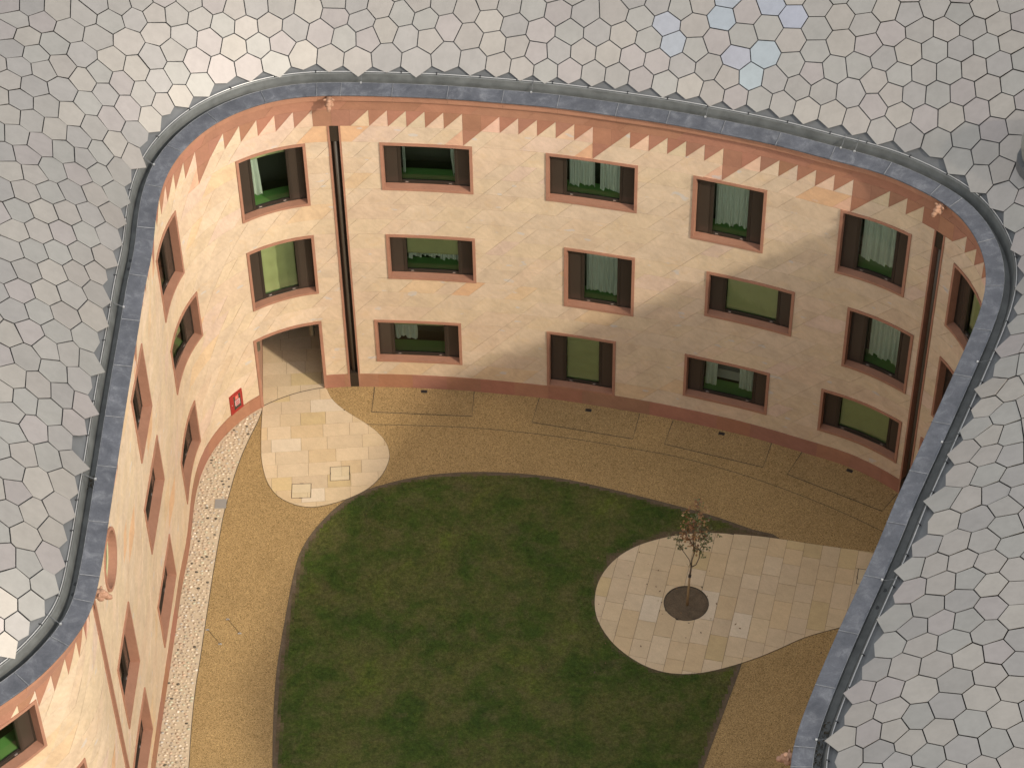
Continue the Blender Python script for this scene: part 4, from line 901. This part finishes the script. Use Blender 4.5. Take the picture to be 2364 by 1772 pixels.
# ---- windows
TRIM = (.30, .148, .092)
def wbox(mb, s0, s1, z0, z1, o0, o1, c=None, step=.25):      # box in wall coordinates following the curve
    ts = frange(s0, s1, step); mb.sweep(lambda t, a, z: Wp(t, z, a), ts, [(o0, z0), (o0, z1), (o1, z1), (o1, z0)], True, True, c)
def window(w, full=True):
    s0, s1, z0, z1, k = w; tw = .075; e = empty('window'); e.parent = B
    a0, a1, b0, b1 = s0 + tw, s1 - tw, z0 + tw, z1 - tw; DR = .25; kk = rg.uniform(.96, 1.04); c = tuple(v * kk for v in TRIM); pr = -.035
    b = MB(); b.fc = []
    wbox(b, s0, s1, b1, z1, pr, DR, c); wbox(b, s0, s1, z0, b0 - .0, pr, DR + .12, c); wbox(b, s0, a0, b0, b1, pr, DR, c); wbox(b, a1, s1, b0, b1, pr, DR, c)
    b.obj('surround', M['pink'], e)
    # bronze side panels
    sp = .40 if (s1 - s0) > 2.2 else .40; g0, g1 = a0 + sp, a1 - sp
    for x0, x1 in ((a0, g0), (g1, a1)):
        b = MB(); wbox(b, x0 + .04, x1 - .04, b0 + .03, b1 - .03, DR - .045, DR - .035); b.obj('side_panel', M['bronze_panel'], e)
    b = MB()
    for x0, x1 in ((a0, a0 + .04), (g0 - .04, g0 + .03), (g1 - .03, g1 + .04), (a1 - .04, a1)): wbox(b, x0, x1, b0, b1, DR - .06, DR + .02)
    wbox(b, a0 + .04, a1 - .04, b0, b0 + .03, DR - .055, DR + .02); wbox(b, a0 + .04, a1 - .04, b1 - .03, b1, DR - .055, DR + .02)
    wbox(b, g0 + .03, g1 - .03, b0 + .03, b0 + .075, DR - .04, DR + .03)
    b.obj('frame', M['bronze'], e)
    b = MB(); ts = frange(g0 + .03, g1 - .03, .25); b.sweep(lambda t, a, z: Wp(t, z, a), ts, [(DR + .01, b1 - .03), (DR + .01, b0 + .075)]); b.obj('pane', M['glass'], e)
    b = MB()
    for x in (g0 + .16, g1 - .16): wbox(b, x - .038, x + .038, b0 + .034, b0 + .054, DR - .056, DR - .04)
    b.obj('catch', M['silver'], e)
    # room behind
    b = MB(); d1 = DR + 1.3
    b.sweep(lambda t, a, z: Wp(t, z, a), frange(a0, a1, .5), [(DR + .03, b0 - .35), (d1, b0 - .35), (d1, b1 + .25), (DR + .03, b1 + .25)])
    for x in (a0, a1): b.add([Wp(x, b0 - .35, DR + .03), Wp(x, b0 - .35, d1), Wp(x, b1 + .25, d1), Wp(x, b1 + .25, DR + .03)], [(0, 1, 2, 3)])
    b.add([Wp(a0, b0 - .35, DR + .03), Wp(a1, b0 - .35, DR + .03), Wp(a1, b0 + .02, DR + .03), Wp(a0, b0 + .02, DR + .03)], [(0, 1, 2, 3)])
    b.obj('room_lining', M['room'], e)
    b = MB(); wbox(b, a0 + .02, a1 - .02, b0 + .03, b0 + .055, DR + .045, DR + .50); b.obj('sill_board', M['green'], e)
    zt_, zb_ = b1 - .03, b0 + .075; H = zt_ - zb_
    if k.get('bl'):
        h = k['bl'] * H; b = MB(); zl = zt_ - h + (.015 if k['bl'] >= 1 else 0); wr = .012 if k['bl'] >= 1 else 0
        ts = frange(g0 + .04, g1 - .04, .12); nz = max(2, int(h / .12)); ph_ = rg.random() * 6
        vs = [Wp(t, zt_ - h * j / nz if j < nz else zl, DR + .07 + wr * math.sin(j * 1.3 + t * 2.2 + ph_)) for t in ts for j in range(nz + 1)]
        b.add(vs, [(i * (nz + 1) + j, i * (nz + 1) + j + 1, (i + 1) * (nz + 1) + j + 1, (i + 1) * (nz + 1) + j) for i in range(len(ts) - 1) for j in range(nz)]); 
        wbox(b, g0 + .04, g1 - .04, zl - .012, zl + .014, DR + .058, DR + .08)
        b.obj('roller_blind', M['blind'], e, smooth=True)
    if k.get('bed'):
        b = MB(); wbox(b, g0 + .25, g1 - .3, b0 + .10, b0 + .42, DR + .55, DR + 1.2); b.obj('room_bed', M['grey_soft'], e)
    if not full: pass
    return e, (g0 + .04, g1 - .04, zb_, zt_, DR)
cur_lab = {('w1', 0): 'narrow curtain strip at the left of the dark top window right of the left drainpipe', ('w1', 1): 'swept sheer curtain at the right of the dark top window right of the left drainpipe',
 ('w2', 0): 'wide pale net curtain filling the left half of the second top row window', ('w2', 1): 'pale net curtain on the right of the second top row window, past a dark gap',
 ('w3', 0): 'pale pleated net curtain across the tall third window of the top row', ('w4', 0): 'pale net curtain across the top row window beside the right drainpipe',
 ('w5', 0): 'short net curtain hem showing below the half drawn blind of the middle left window', ('w6', 0): 'full pleated net curtain in the tall second window of the middle row',
 ('w8', 0): 'pale net curtain in the middle row window beside the right drainpipe', ('w9', 0): 'short bunched net curtain in the ground floor window beside the left drainpipe',
 ('w11', 0): 'narrow net curtain at the left side of the wide ground floor window with grey bedding', ('w11', 1): 'net curtain at the right side of the wide ground floor window with grey bedding',
 ('w13', 0): 'pale net curtain hanging at the left of the open top window above the passage'}
for key, w in W.items():
    e, (g0, g1, zb, zt, DR) = window(w)
    for ci, (f0, f1) in enumerate(w[4].get('cur', [])):
        c0 = g0 + (g1 - g0) * f0 + .01; c1 = g0 + (g1 - g0) * f1 - .01; wd = c1 - c0; nb_ = max(2, int(wd / .12)); cbot = w[4].get('cb', .90); zb2 = zt - (zt - zb) * cbot; m_ = nb_ * 8; nz = 8
        phs = rg.random() * 6; amps = [rg.uniform(.6, 1.3) for _ in range(nb_ + 2)]; hem = [rg.uniform(-.05, .09) for _ in range(nb_ + 2)]
        cx = Wp((c0 + c1) / 2, zt, DR + .15); b = MB(); vs = []
        for i in range(m_ + 1):
            u_ = i / m_; a_ = amps[int(u_ * nb_)]; hh = hem[int(u_ * nb_)]; fold = math.sin(u_ * nb_ * 2 * math.pi + phs + .6 * math.sin(u_ * 5)) * .046 * a_
            for j in range(nz + 1):
                v_ = j / nz; st = c0 + wd * u_
                if key == 'w1' and ci == 1: st = c0 + wd * (u_ * (1 - .55 * v_ * v_) + .55 * v_ * v_)
                if key == 'w13': st = c0 + wd * u_ * (.8 + .35 * v_)
                if key == 'w9': st += .06 * math.sin(v_ * 2) * u_
                z = zt + .02 - (zt - zb2) * v_ - (v_ ** 6) * (fold * 1.6 + hh); p_ = Wp(st, max(z, zb + .02), DR + .16 + fold * (.5 + .7 * v_)); vs.append((p_[0] - cx[0], p_[1] - cx[1], p_[2] - cx[2]))
        b.add(vs, [(i * (nz + 1) + j, i * (nz + 1) + j + 1, (i + 1) * (nz + 1) + j + 1, (i + 1) * (nz + 1) + j) for i in range(m_) for j in range(nz)])
        o = b.obj('net_curtain', M['curtain'], smooth=True); o.location = cx; tag(o, cur_lab[(key, ci)], 'curtain', 'net curtains in the windows')
# round window
e = empty('round_window'); e.parent = B
rs, rz, rr0 = RND; b = MB(); b.fc = []; vs = []; n = 32; pf_ = [(rr0, .01), (rr0, -.035), (rr0 - .08, -.035), (rr0 - .08, .20)]
for k in range(n):
    a = 2 * math.pi * k / n
    for (r, o_) in pf_: vs.append(Wp(rs + r * math.cos(a), rz + r * math.sin(a), o_))
b.add(vs, [(k * 4 + j, k * 4 + j + 1, ((k + 1) % n) * 4 + j + 1, ((k + 1) % n) * 4 + j) for k in range(n) for j in range(3)], TRIM); b.obj('surround', M['pink'], e)
b = MB(); b.add([Wp(rs + (rr0 - .07) * math.cos(2 * math.pi * k / n), rz + (rr0 - .07) * math.sin(2 * math.pi * k / n), .175) for k in range(n)], [tuple(range(n))]); b.obj('pane', M['glass_dark'], e)
b = MB(); b.add([Wp(rs + (rr0 - .07) * math.cos(2 * math.pi * k / n), rz + (rr0 - .07) * math.sin(2 * math.pi * k / n), .4) for k in range(n)], [tuple(range(n))]); b.obj('room_lining', M['green'], e)
b = MB(); vs = []
for k in range(n):
    a = 2 * math.pi * k / n
    for r, o_ in ((rr0 - .08, .15), (rr0 - .12, .15), (rr0 - .12, .2)): vs.append(Wp(rs + r * math.cos(a), rz + r * math.sin(a), o_))
b.add(vs, [(k * 3 + j, k * 3 + j + 1, ((k + 1) % n) * 3 + j + 1, ((k + 1) % n) * 3 + j) for k in range(n) for j in range(2)]); b.obj('frame', M['blind'], e)
# ---- drainpipe slots
for (s_, nm) in PIPES:
    e = empty('drainpipe'); e.parent = B; zt_ = ROWZ[17]; a, c_ = s_ - PW, s_ + PW
    b = MB(); b.fc = []
    wbox(b, a - .05, a, 0, zt_, -.025, .22, TRIM); wbox(b, c_, c_ + .05, 0, zt_, -.025, .22, TRIM); b.obj('slot_surround', M['pink'], e)
    b = MB(); wbox(b, a, c_, 0, zt_, .20, .22); b.obj('back_plate', M['bronze'], e)
    b = MB(); wbox(b, a + .005, c_ - .005, zt_ - .52, zt_ - .002, .01, .19); b.obj('hopper', M['bronze'], e)
    b = MB(); wbox(b, a + .005, c_ - .005, .0, .53, -.01, .19); b.obj('base_box', M['bronze'], e)
    b = MB(); b.tube([Wp(s_, .5, .11), Wp(s_, 3, .11), Wp(s_, 6, .11), Wp(s_, zt_ - .5, .11)], .055, 12); b.obj('pipe', M['pipe'], e, smooth=True)
# ---- doorway
e = empty('doorway'); e.parent = B
b = MB(); b.fc = []; tw = .085
wbox(b, SD0, SD1, 2.61 - tw, 2.61, -.03, .30, TRIM); wbox(b, SD0, SD0 + tw, 0, 2.61 - tw, -.03, .05, TRIM); wbox(b, SD1 - tw, SD1, 0, 2.61 - tw, -.03, .05, TRIM); b.obj('door_surround', M['pink'], e)
pa, pbb = Vector(Wp(SD0 + tw - .004, 0, .045)), Vector(Wp(SD1 - tw + .02, 0, .045)); n3 = Vector((nD.x, nD.y, 0))
b = MB(); zc = 2.61 - tw
b.add([pa, pa + n3 * PL, pa + n3 * PL + Vector((0, 0, zc)), pa + Vector((0, 0, zc))], [(0, 1, 2, 3)]); b.add([pbb, pbb + n3 * PL, pbb + n3 * PL + Vector((0, 0, zc)), pbb + Vector((0, 0, zc))], [(0, 1, 2, 3)])
up = Vector((0, 0, zc + .002)); b.add([pa + up, pbb + up, pbb + up + n3 * PL, pa + up + n3 * PL], [(0, 1, 2, 3)]); b.add([pa + n3 * PL, pbb + n3 * PL, pbb + n3 * PL + up, pa + n3 * PL + up], [(0, 1, 2, 3)])
b.obj('passage_lining', M['bronze'], e)
tdir_ = (pbb - pa).normalized() * .006; b = MB(); q = pa + tdir_; b.add([q, q + n3 * 3.5, q + n3 * 3.5 + Vector((0, 0, zc - .004)), q + Vector((0, 0, zc - .004))], [(0, 1, 2, 3)]); b.obj('jamb_lining', M['jamb'], e)
for i, (ss, lab) in enumerate(((SD0 + tw + .17, 'brass cylinder wall lamp at the left top corner of the passage'), (SD1 - tw - .16, 'brass cylinder wall lamp in shade at the right top corner of the passage'))):
    p = Wp(ss + (.06 if i == 0 else 0), 1.72, .45); l = tag(empty('wall_lamp', p), lab, 'wall lamp', 'cylinder lamps in the passage'); b = MB(); b.tube([(0, 0, 0), (0, 0, .46)], .075, 16); b.obj('lamp_body', M['lamp'], l, smooth=False)
    b = MB(); b.tube([(0, 0, .46), (0, 0, .475)], .06, 12); b.obj('lamp_lens', M['white'], l)
    d = wnorm(ss); tdir = Vector((-d.y, d.x, 0)) * (1 if i == 0 else -1); b = MB(); b.tube([Vector((0, 0, .25)), tdir * -.16 + Vector((0, 0, .25))] if False else [Vector((0, 0, .25)), tdir * .12 + Vector((0, 0, .25))], .02, 8); b.obj('bracket', M['lamp'], l)
# ---- fire cabinet
fs0, fs1, fz0, fz1 = FB; fc_ = Wp((fs0 + fs1) / 2, fz0, -.03); e = tag(empty('fire_cabinet', fc_), 'red fire inlet cabinet on the curved wall left of the passage', 'fire cabinet')
def wl_(mb, s0, s1, z0, z1, o0, o1, c=None):
    b2 = MB(); wbox(b2, s0, s1, z0, z1, o0, o1); mb.add([(x - fc_[0], y - fc_[1], z - fc_[2]) for x, y, z in b2.v], b2.f)
b = MB(); wl_(b, fs0, fs1, fz0, fz1, -.035, .01); b.obj('cabinet_door', M['red'], e)
b = MB(); wl_(b, fs0 + .14, fs1 - .08, fz0 + .10, fz1 - .10, -.038, -.03); b.obj('window_pane', simple('dark_cabinet_glass', (.05, .035, .025), .2), e)
b = MB(); wl_(b, fs0 + .20, fs1 - .16, fz0 + .44, fz1 - .10, -.042, -.038); b.obj('warning_label', simple('faded_red_label', (.50, .09, .08), .5), e)
b = MB(); wl_(b, fs0 + .235, fs1 - .20, fz0 + .50, fz1 - .155, -.0435, -.042); b.obj('warning_symbol', simple('pale_orange_print', (.62, .28, .12), .5), e)
b = MB(); wl_(b, fs0 + .185, fs1 - .12, fz0 + .22, fz0 + .42, -.042, -.038); b.obj('sign_border', simple('pale_sign_print', (.55, .45, .42), .5), e)
b = MB()
for j in range(3): wl_(b, fs0 + .20, fs1 - .135, fz0 + .238 + j * .06, fz0 + .275 + j * .06, -.0445, -.042)
b.obj('sign_panel', simple('dark_red_print', (.35, .03, .03), .5), e)
b = MB(); wl_(b, fs0 + .05, fs0 + .075, fz0 + .33, fz0 + .36, -.045, -.035); b.obj('lock', M['silver'], e)
b = MB(); wl_(b, fs0 + .055, fs0 + .07, fz0 + .26, fz0 + .275, -.04, -.035); b.obj('keyhole', M['darkmetal'], e)
# ---- gargoyles
def gargoyle(t, sc=1.0):
    bm = bmesh.new()
    def ball(c, r, rot=None):
        g = bmesh.ops.create_icosphere(bm, subdivisions=3, radius=1); mt = Matrix.Translation(c) @ (rot or Matrix()) @ Matrix.Diagonal((*r, 1)); bmesh.ops.transform(bm, matrix=mt, verts=g['verts'])
    # local: x along the wall, y towards the court (negative out of wall), z up
    ball((0, .05, .0), (.13, .20, .14)); ball((0, -.12, -.03), (.105, .13, .11)); ball((0, -.24, -.10), (.075, .09, .07)); ball((0, -.27, -.15), (.06, .07, .04)); ball((0, -.20, -.17), (.045, .08, .035))
    ball((.13, -.04, .09), (.06, .035, .05), Matrix.Rotation(.5, 4, 'Y')); ball((-.13, -.04, .09), (.06, .035, .05), Matrix.Rotation(-.5, 4, 'Y'))
    ball((.055, -.20, .0), (.032, .04, .03)); ball((-.055, -.20, .0), (.032, .04, .03)); ball((0, -.10, .10), (.07, .09, .045)); ball((.10, -.05, -.10), (.05, .09, .07)); ball((-.10, -.05, -.10), (.05, .09, .07)); ball((.03, -.31, -.085), (.022, .03, .02)); ball((-.03, -.31, -.085), (.022, .03, .02))
    me = bpy.data.meshes.new('gargoyle'); bm.to_mesh(me); bm.free(); o = bpy.data.objects.new('gargoyle', me); COL.objects.link(o)
    md = o.modifiers.new('r', 'REMESH'); md.mode = 'VOXEL'; md.voxel_size = .013; md2 = o.modifiers.new('s', 'SMOOTH'); md2.iterations = 3
    dg = bpy.context.evaluated_depsgraph_get(); me2 = bpy.data.meshes.new_from_object(o.evaluated_get(dg)); o.modifiers.clear(); o.data = me2; me2.name = 'gargoyle'
    me2.materials.clear(); me2.materials.append(M['terracotta']); me2.polygons.foreach_set('use_smooth', [True] * len(me2.polygons)); return o
g0_ = gargoyle(0)
for i, t in enumerate((22.0, 37.83, 3.5, 55.35)):
    o = g0_ if i == 0 else g0_.copy()
    if i: COL.objects.link(o)
    o.scale = (.8, .8, .8)
    o.parent = B; p = Lp(t, -.02 if t < 50 else -.04, 10.46); n_ = lnorm(t); o.location = p; o.rotation_euler = (0, 0, math.atan2(n_.y, n_.x) - math.pi / 2)
# ---- litter in the gutter
for ci, (ts_, lab) in enumerate((([6.45, 6.55, 6.62, 6.7], 'small heap of brown leaves in the left gutter'), ([54.4, 54.6, 54.8, 55.0, 55.2, 55.4], 'brown leaf litter in the gutter at the lower right'))):
    b = MB(); p0 = Lp(ts_[0], .5, ZT - .12)
    for t in ts_:
        for k in range(26):
            q = Vector(Lp(t + rg.uniform(-.1, .1), .5 + rg.uniform(-.08, .09), ZT - .115 + rg.uniform(0, .05 if ci == 0 else .02))); a = [Vector((rg.uniform(-1, 1), rg.uniform(-1, 1), rg.uniform(-.5, .5))) * .03 for _ in range(3)]
            b.add([tuple(q + v - Vector(p0)) for v in a], [(0, 1, 2)])
    o = b.obj('leaf_litter', M['litter']); o.location = p0; tag(o, lab, 'leaf litter', kind='stuff')
# ---- roof vent at the right edge
vp = np.array([[12.85, 45.15]]); v3, vn, vq, _ = tangent(vp); 
e = tag(empty('roof_vent', tuple(float(x) for x in v3[0])), 'smooth dark grey domed cowl on the right hand roof at the picture edge', 'roof vent')
b = MB(); n = 14; prf = [(.62, -.25), (.72, .05), (.80, .42), (.74, .70), (.52, .90), (.22, .99)]; vs = [(r * math.cos(2 * math.pi * k / n), r * math.sin(2 * math.pi * k / n), z) for r, z in prf for k in range(n)] + [(0, 0, 1.0)]
b.add(vs, [(j * n + k, j * n + (k + 1) % n, (j + 1) * n + (k + 1) % n, (j + 1) * n + k) for j in range(len(prf) - 1) for k in range(n)] + [((len(prf) - 1) * n + k, (len(prf) - 1) * n + (k + 1) % n, len(prf) * n) for k in range(n)]); b.obj('cowl', M['vent'], e)
b = MB(); b.tube([(0, 0, -.3), (0, 0, -.05)], .82, 20); b.obj('collar', M['flash'], e)
# =================================================================== TREE
def tree():
    rg = random.Random(21); root = tag(empty('young_tree', (PIT[0] + .02, PIT[1] - .06, .02)), 'slender young tree with sparse reddish brown leaves in the round soil pit', 'tree')
    wood = (.115, .085, .06); pale = (.27, .18, .085)
    b = MB(); b.fc = []; b.tube([(0, 0, 0), (.01, 0, .55), (.025, 0, 1.15)], [.034, .03, .027], 10, True, pale); b.obj('wrapped_stem', M['bark'], root, smooth=True)
    b = MB(); b.tube([(.024, 0, 1.12), (.03, 0, 1.20)], .04, 10); b.obj('tree_tie', M['darkmetal'], root)
    b = MB(); b.fc = []; tips = []
    def limb(pts, r0_, r1_):
        n = len(pts); b.tube(pts, [r0_ + (r1_ - r0_) * i / (n - 1) for i in range(n)], 7, True, wood); return pts
    limb([(.026, 0, 1.15), (.04, .01, 1.35), (.05, 0, 1.52)], .027, .024)
    L1 = limb([(.05, 0, 1.50), (.06, .02, 1.75), (.11, .03, 2.0), (.09, .02, 2.25), (.05, .0, 2.6), (.07, .02, 3.0), (.10, .0, 3.5), (.13, .02, 3.95)], .02, .004)
    L2 = limb([(.05, 0, 1.50), (.17, -.02, 1.62), (.24, 0, 1.85), (.25, .02, 2.15), (.36, .05, 2.45), (.50, .05, 2.8)], .017, .005)
    L3 = limb([(.05, 0, 1.50), (.0, .02, 1.75), (-.12, .02, 2.0), (-.24, .0, 2.25), (-.30, -.02, 2.5), (-.5, -.04, 2.75)], .012, .003)
    L4 = limb([(.05, 0, 1.7), (-.02, -.02, 1.55), (-.07, -.02, 1.66)], .008, .004)
    L5 = limb([(.11, .03, 2.0), (.14, .1, 2.3), (.22, .14, 2.7), (.26, .16, 3.1)], .01, .003)
    L6 = limb([(.07, .0, 2.3), (.0, -.1, 2.6), (-.12, -.12, 3.0), (-.16, -.1, 3.2)], .009, .003)
    leaves = []
    def seg(L, i0, n, spread, kind):
        for _ in range(n):
            i = rg.uniform(i0, len(L) - 1.001); k = int(i); a = i - k; p = Vector(L[k]).lerp(Vector(L[k + 1]), a); d = Vector((rg.gauss(0, 1), rg.gauss(0, 1), rg.gauss(0, .7))) * spread
            q = p + d; b.tube([p, (p + q) / 2 + Vector((0, 0, .02)), q], [.003, .002, .0015], 4, False, wood); leaves.append((q, kind))
    seg(L1, 3.2, 26, .11, 'red'); seg(L1, 2.0, 12, .09, 'green'); seg(L2, 3.0, 24, .09, 'green'); seg(L3, 2.6, 9, .07, 'green'); seg(L5, 1.2, 18, .10, 'mix'); seg(L6, 1.3, 12, .09, 'red'); seg(L1, 4.5, 14, .13, 'red')
    b.obj('trunk', M['bark'], root, smooth=True)
    b = MB(); b.fc = []
    for q, kind in leaves:
        for _ in range(rg.randint(5, 8)):
            p = q + Vector((rg.gauss(0, .035), rg.gauss(0, .035), rg.gauss(0, .035))); a = Vector((rg.uniform(-1, 1), rg.uniform(-1, 1), rg.uniform(-.8, .3))).normalized(); s_ = a.cross(Vector((rg.uniform(-1, 1), rg.uniform(-1, 1), 1))).normalized(); L_ = rg.uniform(.05, .095); w_ = L_ * .34
            if kind == 'red' or (kind == 'mix' and rg.random() < .5): c = rg.choice([(.20, .085, .03), (.25, .125, .04), (.15, .065, .025), (.31, .19, .075)])
            else: c = rg.choice([(.10, .115, .035), (.14, .14, .05), (.075, .09, .03), (.19, .15, .07)])
            b.add([p, p + a * L_ * .5 + s_ * w_, p + a * L_, p + a * L_ * .5 - s_ * w_], [(0, 1, 2, 3)], c)
    b.obj('foliage', M['leaf'], root)
tree()

b = MB(); b.fc = []; rg2 = random.Random(5); c0_ = (PIT[0], PIT[1], .02)
for k in range(46):
    a = rg2.uniform(0, 6.28); r = rg2.uniform(.2, 2.6) if k < 34 else rg2.uniform(2, 7); x, y = PIT[0] + r * math.cos(a) - .4, PIT[1] + r * math.sin(a) - .2
    if x > 8 or y > 45: continue
    p = Vector((x, y, .024 if pip(ISL2, np.array([x]), np.array([y]))[0] else .05)) - Vector(c0_); L_ = rg2.uniform(.02, .045); t = rg2.uniform(0, 6.28); d = Vector((math.cos(t), math.sin(t), .15)) * L_; s_ = Vector((-math.sin(t), math.cos(t), .1)) * L_ * .45
    b.add([p - d, p + s_, p + d, p - s_], [(0, 1, 2, 3)], rg2.choice([(.10, .05, .025), (.16, .09, .035), (.07, .045, .025)]))
o = b.obj('fallen_leaves', M['leaf']); o.location = c0_; tag(o, 'few small brown leaves scattered round the young tree', 'fallen leaves', kind='stuff')
